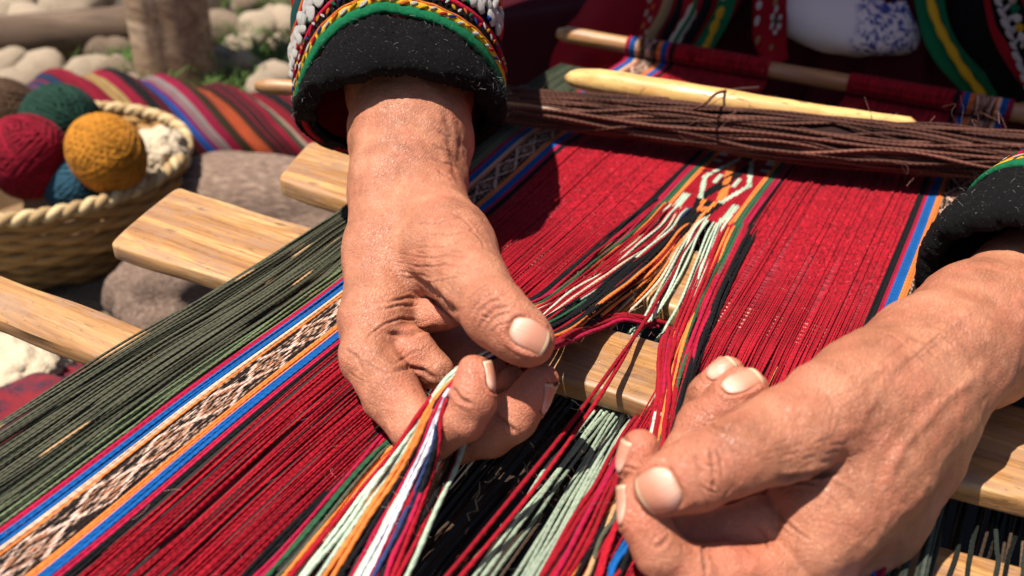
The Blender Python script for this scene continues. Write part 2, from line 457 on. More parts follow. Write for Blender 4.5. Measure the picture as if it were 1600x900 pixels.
L_cre = [
    ([(600, 130), (590, 230), (575, 330), (565, 430)], 9, -.45), ([(590, 230), (620, 290), (640, 340)], 8, -.4), ([(570, 450), (556, 500), (552, 545)], 10, -.5),
    ([(640, 430), (672, 452), (700, 478), (716, 490)], 5, 1.6), ([(646, 442), (676, 470), (712, 494)], 3, .8),
    ([(600, 472), (640, 466), (672, 466), (690, 478)], 2.2, .6), ([(588, 486), (620, 478), (655, 478)], 2, .5),
    ([(580, 520), (606, 505), (625, 498), (655, 500)], 2.0, .5), ([(568, 534), (590, 514), (604, 506)], 2.0, .4),
    ([(604, 522), (640, 522), (684, 512)], 3.4, 1.0), ([(614, 568), (640, 556), (658, 548)], 1.8, .4),
    ([(612, 580), (636, 574), (662, 580), (684, 592)], 3.2, 1.0), ([(560, 560), (585, 575), (606, 580)], 1.8, .35),
    # thumb knuckle
    ([(742, 506), (750, 485), (768, 472), (786, 468)], 2.1, .75), ([(750, 513), (760, 495), (776, 482), (796, 478)], 2.1, .75),
    ([(762, 512), (772, 498), (786, 490), (803, 489)], 1.8, .6), ([(735, 492), (744, 474), (760, 462), (776, 458)], 1.8, .5),
    ([(766, 520), (782, 508), (806, 500)], 1.6, .4), ([(728, 470), (744, 452), (764, 444)], 1.6, .3),
    ([(752, 492), (770, 498)], 1.4, .4), ([(756, 482), (766, 489)], 1.4, .4),
    # thumb root / wrist fan
    ([(640, 400), (668, 404), (700, 398), (730, 400)], 1.8, .4), ([(632, 412), (660, 418), (694, 414), (726, 418)], 1.8, .45),
    ([(620, 424), (650, 428), (676, 434)], 1.8, .4), ([(650, 385), (684, 388), (716, 380)], 1.6, .3),
    ([(664, 365), (698, 368), (735, 360), (760, 366)], 1.6, .3), ([(640, 350), (680, 350), (716, 340)], 1.4, .22),
    ([(700, 330), (726, 344), (748, 372), (760, 392)], 1.8, .3), ([(655, 442), (690, 440), (722, 432)], 1.6, .35),
    ([(690, 166), (701, 200), (706, 240), (709, 270), (720, 292)], 4.5, .55), ([(712, 176), (716, 220), (716, 270)], 4, .3),
    ([(676, 200), (694, 210), (704, 216)], 1.8, .35), ([(672, 224), (692, 232), (706, 238)], 1.8, .35), ([(674, 246), (694, 254), (708, 262)], 1.8, .35),
    ([(680, 262), (698, 274), (710, 284)], 1.8, .35),
    # finger joints
    ([(706, 606), (718, 622), (738, 632)], 3.4, 1.1), ([(772, 640), (784, 656), (798, 668), (806, 676)], 3.2, 1.0),
    ([(775, 654), (790, 668)], 1.8, .5), ([(604, 600), (612, 606), (640, 604)], 1.6, .25), ([(540, 580), (560, 592), (580, 600)], 1.5, .25),
    ([(541, 545), (556, 556), (570, 580)], 2.5, .4), ([(770, 606), (776, 622)], 1.6, .3),
] + [([(600 + i * 7, 384 + (i * 37 % 50)), (618 + i * 7, 388 + (i * 37 % 50))], 1.3, .22) for i in range(18)]
L_red = [(850, 548, .300, 38, .8), (800, 570, .306, 40, .7), (740, 585, .303, 42, .9), (735, 655, .302, 40, .8), (830, 620, .316, 40, .9),
         (790, 690, .320, 45, .7), (855, 590, .333, 30, .4), (640, 560, .346, 46, .9), (690, 490, .352, 30, .8), (650, 510, .360, 34, .7), (660, 640, .322, 50, .7),
         (725, 240, .43, 30, .6), (700, 560, .38, 50, .9)]
L_red += [(776, 486, .300, 40, .45), (560, 560, .340, 40, .4), (700, 660, .305, 50, .6)]
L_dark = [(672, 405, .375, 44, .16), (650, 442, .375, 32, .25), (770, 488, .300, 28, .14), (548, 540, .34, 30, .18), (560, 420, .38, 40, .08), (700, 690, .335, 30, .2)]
L_wr = [(680, 390, .375, 70, 1.0), (610, 470, .36, 70, .9), (770, 485, .30, 50, .6), (600, 330, .40, 80, .35), (560, 560, .34, 50, .6)]

# --- hand on the right of the picture
R_arm = sm_chain([
    [(1735, 330, .410, 92), (1612, 462, .360, 96), (1530, 512, .333, 98), (1468, 560, .315, 96)],   # forearm
    [(1740, 350, .414, 86), (1612, 490, .366, 88), (1520, 560, .338, 84)],
    [(1468, 560, .312, 94), (1400, 640, .298, 98), (1350, 720, .286, 96), (1290, 800, .278, 82), (1262, 850, .274, 66)],   # radial side of the palm
    [(1455, 590, .325, 86), (1390, 700, .315, 96), (1350, 800, .300, 84), (1290, 880, .290, 62), (1262, 930, .286, 52)],   # back
    [(1440, 560, .312, 84), (1360, 610, .292, 84), (1290, 640, .276, 76)],                         # thumb root
    [(1420, 660, .31, 90), (1340, 780, .310, 80), (1250, 830, .312, 56)],
], .008)
R_thumb = chain_sdf([(1330, 625, .284, 78), (1230, 678, .268, 70), (1150, 712, .260, 59), (1090, 738, .257, 55), (1052, 752, .256, 47), (1034, 762, .257, 43)], .0035)
R_index = chain_sdf([(1275, 880, .278, 58), (1200, 893, .270, 48), (1128, 894, .264, 42), (1078, 892, .261, 40), (1030, 862, .259, 38), (1006, 815, .261, 37), (1000, 775, .264, 36)], .0022)
R_middle = chain_sdf([(1265, 848, .288, 48), (1192, 822, .278, 44), (1128, 830, .277, 36), (1085, 840, .277, 38), (1040, 835, .275, 36), (1004, 780, .279, 35), (1000, 725, .275, 34), (1000, 702, .275, 32)], .0022)
R_ring = chain_sdf([(1270, 800, .306, 42), (1190, 785, .297, 42), (1110, 775, .293, 40), (1072, 715, .290, 38), (1098, 664, .291, 38), (1140, 628, .290, 36), (1168, 608, .291, 33)], .0022)
R_little = chain_sdf([(1280, 760, .318, 36), (1190, 735, .310, 36), (1110, 715, .306, 34), (1092, 655, .312, 31), (1108, 615, .307, 31), (1132, 590, .306, 28), (1138, 583, .306, 27)], .002)
R_ball = chain_sdf([(1330, 740, .290, 60), (1270, 790, .285, 42), (1240, 800, .284, 30)], .004)
_r = near_union(R_arm, R_little, Dp(1280, 760, .318), .02)
_r = near_union(_r, R_ring, Dp(1270, 800, .306), .02)
_r = near_union(_r, R_middle, Dp(1265, 850, .292), .016)
_r = near_union(_r, R_ball, Dp(1300, 760, .288), .02, .006, .002)
_r = near_union(_r, R_index, Dp(1275, 880, .278), .014)
_r = near_union(_r, R_thumb, Dp(1330, 625, .284), .018, .006)
SDF_R = _r
R_nails = [nail_at(R_thumb, 1026, 768, .256, (980, 790, .255), (-.35, .25, .9), 35, 37),
           nail_on(R_index, (-1, .1, .12), 3.7, 5.6, 3.2),
           nail_on(R_middle, (-.95, .0, .26), 3.5, 5.2, 3.0),
           nail_on(R_ring, (-.36, .62, .70), 4.0, 6.4, 3.0),
           nail_on(R_little, (-.45, .60, .64), 3.3, 5.2, 2.6)]
R_cre = [
    ([(1530, 470), (1470, 520), (1400, 566), (1340, 590)], 9, -.55), ([(1545, 570), (1470, 630), (1410, 700), (1370, 780)], 8, -.5), ([(1400, 566), (1370, 620), (1340, 660)], 7, -.35),
    ([(1084, 708), (1088, 726), (1096, 742)], 2.4, .7), ([(1110, 702), (1112, 722), (1118, 745)], 2.6, .8), ([(1120, 700), (1128, 724), (1130, 750)], 2.0, .5),
    ([(1096, 726), (1116, 728), (1130, 716)], 1.8, .4), ([(1092, 760), (1104, 766), (1122, 770)], 1.8, .45), ([(1100, 776), (1106, 790)], 1.5, .35), ([(1128, 778), (1140, 765)], 1.6, .35),
    ([(1112, 752), (1116, 764)], 2.5, .9), ([(1140, 700), (1150, 716), (1152, 736)], 1.6, .3),
    ([(1212, 748), (1262, 742), (1306, 736)], 4.5, 1.6), ([(1215, 762), (1248, 752), (1280, 756)], 2.5, .6),
    ([(1280, 748), (1304, 742), (1326, 738)], 2.2, .55), ([(1300, 752), (1330, 770), (1342, 792)], 2.2, .5), ([(1290, 770), (1310, 790), (1318, 812)], 2, .45),
    ([(1212, 798), (1236, 824), (1264, 846)], 2.6, .7), ([(1200, 860), (1196, 838), (1180, 820)], 2.2, .5), ([(1230, 810), (1246, 836), (1246, 870)], 2, .4),
    ([(1100, 852), (1102, 874), (1104, 900)], 3.0, .9), ([(1108, 856), (1110, 880)], 1.8, .4), ([(1024, 858), (1036, 852), (1046, 836)], 3.0, .9), ([(1026, 872), (1040, 872)], 1.6, .3),
    ([(1068, 850), (1066, 866), (1056, 874)], 1.6, .3), ([(970, 726), (988, 732), (1004, 732)], 2.2, .5), ([(966, 748), (985, 740)], 1.8, .4),
    ([(1104, 658), (1118, 668), (1134, 672), (1150, 668)], 3.2, 1.0), ([(1098, 664), (1112, 676), (1126, 680)], 2, .5), ([(1094, 634), (1102, 646), (1108, 652)], 1.6, .3),
    ([(1078, 612), (1086, 606), (1092, 610)], 1.5, .3), ([(1290, 600), (1302, 640), (1292, 690)], 1.6, .25),
] + [([(1360 + i * 11, 545 + (i * 29 % 40)), (1390 + i * 11, 520 + (i * 29 % 40)), (1420 + i * 11, 540 + (i * 29 % 40))], 1.5, .2) for i in range(8)]\
  + [([(1180 + i * 9, 690 + (i * 31 % 44)), (1204 + i * 9, 684 + (i * 31 % 44))], 1.5, .25) for i in range(16)]
R_red = [(1000, 800, .261, 50, .9), (1000, 690, .275, 45, .9), (1060, 880, .262, 50, .8), (1160, 880, .268, 60, .7), (1020, 740, .256, 45, .6), (1175, 610, .290, 45, .85), (1120, 650, .290, 55, .6),
         (1150, 580, .306, 35, .7), (1180, 800, .296, 80, .9), (1090, 820, .300, 60, .9), (1250, 800, .285, 55, .8), (1290, 740, .285, 40, .6), (1090, 795, .258, 50, .5)]
R_red += [(1100, 740, .256, 60, .5), (1040, 720, .257, 40, .6), (1240, 600, .270, 70, .25), (1140, 860, .265, 70, .8)]
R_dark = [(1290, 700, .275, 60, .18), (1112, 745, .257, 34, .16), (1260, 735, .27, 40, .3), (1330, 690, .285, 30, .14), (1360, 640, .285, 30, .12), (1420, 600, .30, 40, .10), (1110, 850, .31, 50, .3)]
R_wr = [(1300, 640, .275, 90, .9), (1440, 560, .30, 90, .7), (1110, 735, .255, 50, .6), (1230, 700, .265, 70, .9), (1330, 780, .285, 60, .7)]

def vein(f, pts, r, k=.004):
    c = chain_sdf(pts, .003); return lambda P: smin(f(P), c(P) , k)
def bounds(pts, pad):
    P = np.array([Dp(p[0], p[1], p[2]) for p in pts]); return P.min(0) - pad, P.max(0) + pad
bbL = bounds([(634,60,.47),(574,560,.338),(824,531,.30),(712,690,.33),(848,594,.333),(660,540,.40),(700,600,.385)], .036)
bbR = bounds([(1735,330,.41),(1262,930,.286),(1034,762,.257),(1000,702,.275),(1132,590,.306),(1280,760,.335),(1250,830,.312)], .036)
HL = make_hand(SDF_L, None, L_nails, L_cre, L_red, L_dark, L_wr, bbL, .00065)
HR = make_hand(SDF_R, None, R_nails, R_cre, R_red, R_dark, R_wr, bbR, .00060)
def body_mesh(name, parts_):
    V = []; F = []; uv = []; mi = []; red = []; dk = []; wr = []; o = 0
    for H in parts_:
        V += [H['V'], H['nv']]; F += [H['F'] + o, H['nf'] + o + len(H['V'])]; o += len(H['V']) + len(H['nv'])
        uv += [np.zeros((H['F'].size, 2)), H['nuv']]; mi += [np.zeros(len(H['F'])), np.ones(len(H['nf']))]
        z = np.zeros(len(H['nv'])); red += [H['red'], z]; dk += [H['dark'], z]; wr += [H['wr'], z]
    return mesh_np(name, np.concatenate(V), np.concatenate(F), True, np.concatenate(uv), None,
                   dict(red=np.concatenate(red), dark=np.concatenate(dk), wrinkle=np.concatenate(wr)), np.concatenate(mi))
# ------------------------------------------------------------------ materials for yarn, cloth, wood
def yarn_material(name='yarn', fuzz=1.0, twist=1.0):
    m, nt, p = new_mat(name)
    col = nd(nt, 'ShaderNodeAttribute', attribute_name='Col').outputs['Color']
    uv = tex_coord(nt, 'UV'); s = nd(nt, 'ShaderNodeSeparateXYZ'); lk(nt, uv, s.inputs[0])
    ph = math_n(nt, 'MULTIPLY', math_n(nt, 'ADD', s.outputs[1], math_n(nt, 'MULTIPLY', s.outputs[0], 2.0)), 6.28318)
    tw = math_n(nt, 'ABSOLUTE', math_n(nt, 'SINE', math_n(nt, 'MULTIPLY', ph, .5)))
    oc = tex_coord(nt); n1 = noise_n(nt, oc, 900, 3, .7); n2 = noise_n(nt, oc, 60, 3, .6)
    v = math_n(nt, 'MULTIPLY_ADD', n1, .9, .55); v = math_n(nt, 'MULTIPLY', v, math_n(nt, 'MULTIPLY_ADD', n2, .5, .75))
    c = mixc(nt, 1.0, col, v, 'MULTIPLY')
    fib = ramp(nt, noise_n(nt, oc, 2600, 2, .7), [(.70, (0,0,0)), (.80, (1,1,1))])
    c = mixc(nt, math_n(nt, 'MULTIPLY', fib, .5 * fuzz), c, mixc(nt, 1.0, mixc(nt, .03, col, (.75, .65, .55)), 1.9, 'MULTIPLY'))
    lk(nt, c, p.inputs['Base Color']); p.inputs['Roughness'].default_value = .82
    p.inputs['Specular IOR Level'].default_value = .10
    p.inputs['Sheen Weight'].default_value = .03; p.inputs['Sheen Roughness'].default_value = .4
    h = math_n(nt, 'ADD', math_n(nt, 'MULTIPLY', tw, twist), math_n(nt, 'MULTIPLY', n1, 1.3))
    lk(nt, bump(nt, h, .6, .00030), p.inputs['Normal'])
    return m
MYARN = yarn_material(); MCOARSE = yarn_material('coarse_yarn', 1.0, 2.4)
def wood_material(name, cols, dark=.0, scale=1.0, grain=1.0, gloss=.42):
    m, nt, p = new_mat(name)
    oc = tex_coord(nt)
    g1 = noise_n(nt, mapping(nt, oc, (5*scale, 52*scale, 60*scale)), 1.0, 6, .66, 1.4)
    g2 = noise_n(nt, mapping(nt, oc, (14*scale, 420*scale, 420*scale)), 1.0, 4, .7)
    big = noise_n(nt, mapping(nt, oc, (7, 16, 16)), 1.0, 3, .5)
    c = ramp(nt, g1, [(.28, cols[0]), (.5, cols[1]), (.68, cols[2])])
    c = mixc(nt, ramp(nt, g2, [(.36, (.6*grain,)*3), (.56, (0,0,0))]), c, cols[3])
    c = mixc(nt, ramp(nt, big, [(.52, (0,0,0)), (.72, (.75,.75,.75))]), c, cols[4])
    crk = noise_n(nt, mapping(nt, oc, (11, 260, 260), loc=(3, 1, 2)), 1.0, 3, .6, 1.2)
    crm = ramp(nt, crk, [(.67, (0,0,0)), (.71, (1,1,1))])
    c = mixc(nt, math_n(nt, 'MULTIPLY', crm, .75), c, (.035, .018, .01))
    kn = nd(nt, 'ShaderNodeTexVoronoi', i_Scale=1.0); lk(nt, mapping(nt, oc, (24, 60, 60)), kn.inputs['Vector'])
    knm = ramp(nt, kn.outputs['Distance'], [(.05, (1,1,1)), (.12, (0,0,0))])
    c = mixc(nt, math_n(nt, 'MULTIPLY', knm, .6), c, (.07, .03, .015))
    wea = noise_n(nt, mapping(nt, oc, (30, 75, 75), loc=(7, 3, 2)), 1.0, 6, .75); wm = ramp(nt, wea, [(.46, (0,0,0)), (.62, (1,1,1))])
    c = mixc(nt, math_n(nt, 'MULTIPLY', wm, .8), c, cols[5] if len(cols) > 5 else cols[4])
    spk = noise_n(nt, mapping(nt, oc, (220, 620, 620)), 1.0, 3, .6); c = mixc(nt, ramp(nt, spk, [(.62, (0,0,0)), (.74, (.75,.75,.75))]), c, (.07, .032, .014))
    geo = nd(nt, 'ShaderNodeNewGeometry').outputs['Pointiness']; ed = ramp(nt, geo, [(.515, (0,0,0)), (.56, (1,1,1))]); c = mixc(nt, math_n(nt, 'MULTIPLY', ed, .55), c, cols[2])
    lk(nt, c, p.inputs['Base Color'])
    lk(nt, ramp(nt, g1, [(.3, (gloss+.12,)*3), (.7, (gloss-.06,)*3)]), p.inputs['Roughness'])
    h = math_n(nt, 'SUBTRACT', math_n(nt, 'ADD', math_n(nt, 'MULTIPLY', g1, .6), math_n(nt, 'MULTIPLY', g2, .5)), math_n(nt, 'MULTIPLY', crm, 1.2))
    lk(nt, bump(nt, h, .55, .0009), p.inputs['Normal'])
    return m
MWOOD = wood_material('pale_wood', [(.20, .082, .024), (.40, .195, .065), (.58, .35, .145), (.12, .048, .016), (.20, .095, .040), (.27, .155, .095)])
MWOOD_D = wood_material('dark_wood', [(.11, .05, .022), (.21, .105, .05), (.30, .17, .085), (.035, .016, .008), (.15, .07, .035)], grain=1.3)
MBONE = wood_material('polished_wood', [(.50, .29, .09), (.62, .39, .14), (.72, .50, .21), (.38, .18, .05), (.48, .25, .08)], grain=.35, gloss=.3)

# ------------------------------------------------------------------ tubes
def tubes(P, rad, col, sides=6, vscale=5.0, cap=False):
    """P (T,N,3), rad (T,N) or scalar, col (T,3)/(T,N,3) -> V,F,uv,col"""
    P = np.asarray(P, float); T, N, _ = P.shape
    rad = np.broadcast_to(np.asarray(rad, float), (T, N)) if np.ndim(rad) < 2 else rad
    col = np.asarray(col, float)
    if col.ndim == 1: col = np.broadcast_to(col, (T, N, 3))
    elif col.ndim == 2: col = np.broadcast_to(col[:, None, :], (T, N, 3))
    t = np.gradient(P, axis=1); t /= np.linalg.norm(t, axis=2, keepdims=True) + 1e-12
    up = np.array([0.12, 0.05, 1.0]); s = np.cross(t, up); sn = np.linalg.norm(s, axis=2, keepdims=True)
    s = np.where(sn > .05, s / (sn + 1e-12), np.array([1.0, 0, 0])); w = np.cross(s, t)
    a = np.linspace(0, 2 * np.pi, sides, endpoint=False)
    V = P[:, :, None, :] + rad[:, :, None, None] * (np.cos(a)[None, None, :, None] * s[:, :, None, :] + np.sin(a)[None, None, :, None] * w[:, :, None, :])
    L = np.concatenate([np.zeros((T, 1)), np.cumsum(np.linalg.norm(np.diff(P, axis=1), axis=2), axis=1)], 1)
    Lv = L / (vscale * rad.mean(axis=1, keepdims=True)) + rng.random((T, 1))
    idx = np.arange(T * N * sides).reshape(T, N, sides)
    k2 = (np.arange(sides) + 1) % sides
    q = np.stack([idx[:, :-1, :], idx[:, :-1][:, :, k2], idx[:, 1:][:, :, k2], idx[:, 1:, :]], -1)
    u0 = np.arange(sides) / sides; u1 = (np.arange(sides) + 1) / sides
    U = np.stack([u0, u1, u1, u0], -1)[None, None] * np.ones((T, N - 1, 1, 1))
    Vv = np.stack([Lv[:, :-1], Lv[:, :-1], Lv[:, 1:], Lv[:, 1:]], -1)[:, :, None, :] * np.ones((1, 1, sides, 1))
    cc = np.broadcast_to(col[:, :, None, :], (T, N, sides, 3)).reshape(-1, 3)
    F = q.reshape(-1, 4); uv = np.stack([U, Vv], -1).reshape(-1, 2)
    return V.reshape(-1, 3), F, uv, cc
def tube_obj(name, P, rad, col, parent=None, mat=None, sides=6, vscale=5.0):
    V, F, uv, cc = tubes(P, rad, col, sides, vscale)
    return link(name, mesh_np(name, V, F, True, uv, cc), parent, mat or MYARN)
def spline(pts, n):
    p = np.asarray(pts, float); p = np.vstack([2*p[0]-p[1], p, 2*p[-1]-p[-2]])
    seg = np.linalg.norm(np.diff(p[1:-1], axis=0), axis=1); L = np.concatenate([[0], np.cumsum(seg)])
    u = np.linspace(0, L[-1], n); i = np.clip(np.searchsorted(L, u, side='right') - 1, 0, len(seg) - 1)
    t = ((u - L[i]) / (seg[i] + 1e-12))[:, None]
    a, b, c, d = p[i], p[i+1], p[i+2], p[i+3]
    return .5 * ((2*b) + (-a+c)*t + (2*a-5*b+4*c-d)*t*t + (-a+3*b-3*c+d)*t**3)
def pt(q):
    return Dp(q[0], q[1], q[2]) if len(q) > 3 else Wp(*q)
def wob(n, amp, k=6):
    """smooth random wobble (n,3)"""
    x = np.linspace(0, k, n); i = np.floor(x).astype(int); f = (x - i)[:, None]; f = f*f*(3-2*f)
    g = rng.normal(size=(k + 2, 3)) * amp
    return g[i] * (1 - f) + g[i + 1] * f

RED = (.255, .0055, .0135); MAG = (.30, .007, .035); BLUE = (.005, .075, .26); ORG = (.60, .16, .035); CRM = (.56, .38, .27)
GRN = (.022, .075, .036); OLV = (.062, .061, .040); BLK = (.005, .005, .006); MINT = (.38, .46, .35); DMINT = (.25, .30, .22); WHT = (.50, .48, .52); NVY = (.02, .03, .085)
def vary(c, n, a=.18):
    c = np.array(c); v = 1 + a * rng.normal(size=(n, 1)); return np.clip(c * v, .002, .9)

# ------------------------------------------------------------------ the textile
textile = empty('backstrap_textile', Wp(950, 500), 'half woven crimson textile with striped bands and loose warp threads stretched over the wooden bars', 'weaving')
YK = np.array([.02, .10, .28, .33, .48, .70])
def xk(*v): return np.array(v)
L_GREEN0 = xk(-.2875, -.2870, -.2880, -.2890, -.3060, -.3060)
L_BAND0 = xk(-.2390, -.2405, -.2444, -.2480, -.2625, -.2660)
L_RED0 = xk(-.2020, -.2035, -.2100, -.2150, -.2238, -.2240)
L_BLK0 = xk(-.1605, -.1592, -.1555, -.1535, -.1490, -.1480)
R_RED0 = xk(-.0700, -.0740, -.0830, -.0860, -.0895, -.0895)
R_BAND0 = xk(-.0235, -.0215, -.0195, -.0195, -.0178, -.0170)
R_GREEN0 = xk(.0120, .0120, .0150, .0160, .0200, .0200)
R_END = xk(.030, .030, .031, .033, .064, .064)
ROD_Y = .683; ROD_Z = .010; ROD_R = .0065
def sheet_z(y, over=True):
    """resting height of the warp over the loom plane"""
    z = .0006 * np.sin(y * 43.0)
    return z
def warp_paths(x0, x1, n, y0, y1, N, wrap=False, lift=0.0, jit=.00015, zj=.00018, wave=0.0):
    """n warps side by side between the two boundary curves"""
    out = []
    ys = np.linspace(y0, y1, N)
    b0 = np.interp(ys, YK, x0); b1 = np.interp(ys, YK, x1)
    for i in range(n):
        f = (i + .5) / n; x = b0 + (b1 - b0) * f
        w = wob(N, jit, 9); x = x + w[:, 0] * np.clip((.36 - ys) / .05, .25, 1.6)
        z = sheet_z(ys) + w[:, 2] * 1.2 * np.clip((.36 - ys) / .05, .25, 1) + rng.normal() * zj + lift
        P = np.stack([x, ys, z + LZ], -1)
        if wrap:
            a = np.linspace(-.4, 1.25, 9) * np.pi
            e = np.stack([np.full(9, x[-1]), ROD_Y - (ROD_R + .0012) * np.cos(a), LZ + ROD_Z + (ROD_R + .0012) * np.sin(a)], -1)
            P = np.concatenate([P, e])
        out.append(P)
    return np.array(out)
def pat_band(n, ys, ph=0.0):
    """black ground with pale crossing zigzags and small eyes; rust edge picks"""
    c = np.zeros((n, len(ys), 3)); per = .056
    for i in range(n):
        u = (i - (n - 1) / 2) / ((n - 1) / 2)
        ys2 = ys + rng.normal() * .0004; t = ((ys2 + ph) / per) % 1.0; tri = np.abs(t * 4 - 2) - 1          # -1..1 zigzag
        w = .085; a = np.minimum(np.abs(u - tri * .92), np.abs(u + tri * .92)); b = np.minimum(np.abs(u - tri * .55), np.abs(u + tri * .55))
        col = np.tile(np.array((.016, .010, .009)), (len(ys), 1))
        col[b < .07] = (.30, .12, .06)
        col[a < w * 1.25] = (.58, .39, .31)
        diam = np.abs(u) + np.abs(((t + .25) % .5) * 4 - 1) * .9
        col[(diam < .34) & (diam > .20)] = (.50, .31, .23)
        col[(diam < .08)] = (.45, .13, .05)
        col[(np.sin(ys * 1500 + i * 2.4) > .82) & (a > .2)] = (.36, .22, .15)
        for _ in range(1):
            q = rng.integers(0, len(ys) - 8); col[q:q + rng.integers(1, 4)] = ((.62, .42, .34), BLK, (.50, .14, .05), BLK)[rng.integers(4)]
        c[i] = col
    return c
def band(x0, x1, y0, y1, N, mirror=False, wrap=False, ph=0.0):
    seq = [('MAG', MAG, 3), ('BLUE', BLUE, 4), ('CRM', CRM, 2), ('ORG', ORG, 1), ('PAT', None, 20), ('ORG', ORG, 3), ('BLUE', BLUE, 4), ('MAG', MAG, 2), ('BLK', BLK, 3)]
    if mirror: seq = seq[::-1]
    n = sum(s[2] for s in seq); P = warp_paths(x0, x1, n, y0, y1, N, wrap); NN = P.shape[1]
    wd = np.concatenate([np.full(s[2], .62 if s[0] == 'PAT' else 1.0) for s in seq]); fr = (np.cumsum(wd) - wd / 2) / wd.sum()
    a_ = np.interp(P[0, :, 1], YK, x0); b_ = np.interp(P[0, :, 1], YK, x1); old = a_[None] + (b_ - a_)[None] * ((np.arange(n) + .5) / n)[:, None]
    P[:, :, 0] += (a_[None] + (b_ - a_)[None] * fr[:, None] - old) * 1.0
    ys = P[0, :, 1]; col = np.zeros((n, NN, 3)); i = 0
    for _, c, k in seq:
        if c is None: col[i:i+k] = pat_band(k, ys, ph)
        else: col[i:i+k] = vary(c, k, .12)[:, None, :]
        i += k
    r = np.interp(ys, [.02, .30, .42, .7], [.00062, .00062, .00068, .00068])[None, :] * np.where(wd < 1, .68, 1.0)[:, None]
    return P, r, col
def stuff(o): o['kind'] = 'stuff'; return o
# left half: green selvage, figured band, crimson panel (one run from the fell to beyond the frame)
n = 38; P = warp_paths(L_GREEN0, L_BAND0, n, .0, .575, 200, False, jit=.00055, zj=.0006)
col = np.repeat(vary(OLV, n, .25)[:, None, :], P.shape[1], 1)
for i in (2, 3, 9, 17, 24):
    for _ in range(5):
        a = rng.integers(20, 170); col[i, a:a + rng.integers(3, 9)] = (.40, .24, .12)
for i in (33, 34, 35, 36, 37): col[i] = np.array((.10, .125, .065)) * (1 + .1 * rng.normal())
stuff(tube_obj('green_warp', P, .00057, col, textile))
P = warp_paths(L_GREEN0 + .0006, L_BAND0, n - 2, .0, .64, 120, False, lift=-.0016, jit=.0004)
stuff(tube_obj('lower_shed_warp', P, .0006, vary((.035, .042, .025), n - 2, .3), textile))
P, r, col = band(L_BAND0, L_RED0, .0, ROD_Y - .012, 330, wrap=True, ph=.012); stuff(tube_obj('figured_band', P, r, col, textile))
def red_panel(x0, x1, n, y0, N):
    P = warp_paths(x0, x1, n, y0, ROD_Y - .012, N, True, jit=.00042, zj=.0004); ys = P[0, :, 1]
    p = np.interp(ys, YK, x1 - x0) / n
    bc = P[:, :, 0]; f_ = (np.arange(n) + .5)[:, None] / n; x_id = np.interp(ys, YK, x0)[None] + np.interp(ys, YK, x1 - x0)[None] * f_; w_ = np.clip((ys - .36) / .04, 0, 1)[None]; P[:, :, 0] = bc * (1 - w_ * .8) + x_id * w_ * .8
    k = np.interp(ys, [.05, .29, .312, .325, .34, .36, .385, .41, .7], [.46, .46, .50, .58, .44, .43, .54, .66, .68])
    r = (p * k)[None, :] * (1 + .06 * rng.normal(size=(n, 1)))
    on = np.clip((ys - .37) / .04, 0, 1)[None, :, None]; P[:, :, 2] -= 0
    col = np.repeat(vary(RED, n, .13)[:, None, :], P.shape[1], 1) * (1 - on) + np.repeat(vary(RED, n, .035)[:, None, :], P.shape[1], 1) * on
    gr = rng.normal(size=(n, P.shape[1], 1)) * (.10 + .16 * on); col = np.clip(col * (1 + gr), .001, .9)
    hot = rng.random((n, P.shape[1])) < .010 * on[..., 0]; col[hot] = np.array((.40, .035, .045)); dk = rng.random((n, P.shape[1])) < .03 * on[..., 0]; col[dk] = np.array((.09, .002, .006))
    return P, r, col
P = warp_paths(L_RED0 + .0007, L_BLK0, 50, .0, .33, 90, False, lift=-.0018, jit=.0004, zj=.0004); stuff(tube_obj('lower_shed_warp', P, .00050, vary((.10, .004, .010), 50, .3), textile))  # second red layer, dark colour stands for shade between the warps
P = warp_paths(R_RED0 + .0007, R_BAND0, 46, .0, .33, 90, False, lift=-.0018, jit=.0004, zj=.0004); stuff(tube_obj('lower_shed_warp', P, .00050, vary((.10, .004, .010), 46, .3), textile))  # same on the right: shade between warps put into the dark red
P, r, col = red_panel(L_RED0, L_BLK0, 64, .0, 560)
# an uneven woven surface: warps dive slightly under each pick
def weave(P, r, y_on=.385, amp=.00034, per=.0024):
    ys = P[:, :, 1]; on = np.clip((ys - y_on) / .03, 0, 1)
    P[:, :, 2] += on * amp * np.sin(ys / per * 2 * np.pi + np.arange(len(P))[:, None] * np.pi)
weave(P, r); stuff(tube_obj('crimson_panel', P, r, col, textile))
P, r, col = red_panel(R_RED0, R_BAND0, 74, .0, 560); weave(P, r); stuff(tube_obj('crimson_panel', P, r, col, textile))
P, r, col = band(R_BAND0, R_GREEN0, .08, ROD_Y - .012, 300, mirror=True, wrap=True, ph=.02); stuff(tube_obj('figured_band', P, r, col, textile))
n = 26; P = warp_paths(R_GREEN0, R_END, n, .30, .67, 120, False, jit=.0004); stuff(tube_obj('green_warp', P, .0007, vary((.05, .06, .035), n, .25), textile))
# ground weft under the woven part, and the picks that show through the open rows
def weft(x0, x1, ys, c, rad):
    out = []
    for y in ys:
        a = np.interp(y, YK, x0) ; b = np.interp(y, YK, x1); xs = np.linspace(a, b, 60)
        out.append(np.stack([xs, y + .0006 * np.sin(xs * 90 + y * 50) + wob(60, .0003, 8)[:, 1], LZ - .0011 + 0 * xs], -1))
    return tube_obj('weft_picks', np.array(out), rad, vary(c, len(out), .15), textile)
for x0, x1 in ((L_RED0 + .0008, L_BLK0 - .0004), (R_RED0 + .0004, R_BAND0 - .0004)):
    stuff(weft(x0, x1, np.arange(.322, .675, .0026), (.20, .02, .03), .00085))
    w2 = weft(x0, x1, np.arange(.340, .358, .0034), (.50, .22, .16), .00048); w2.location.z = .0005; stuff(w2)
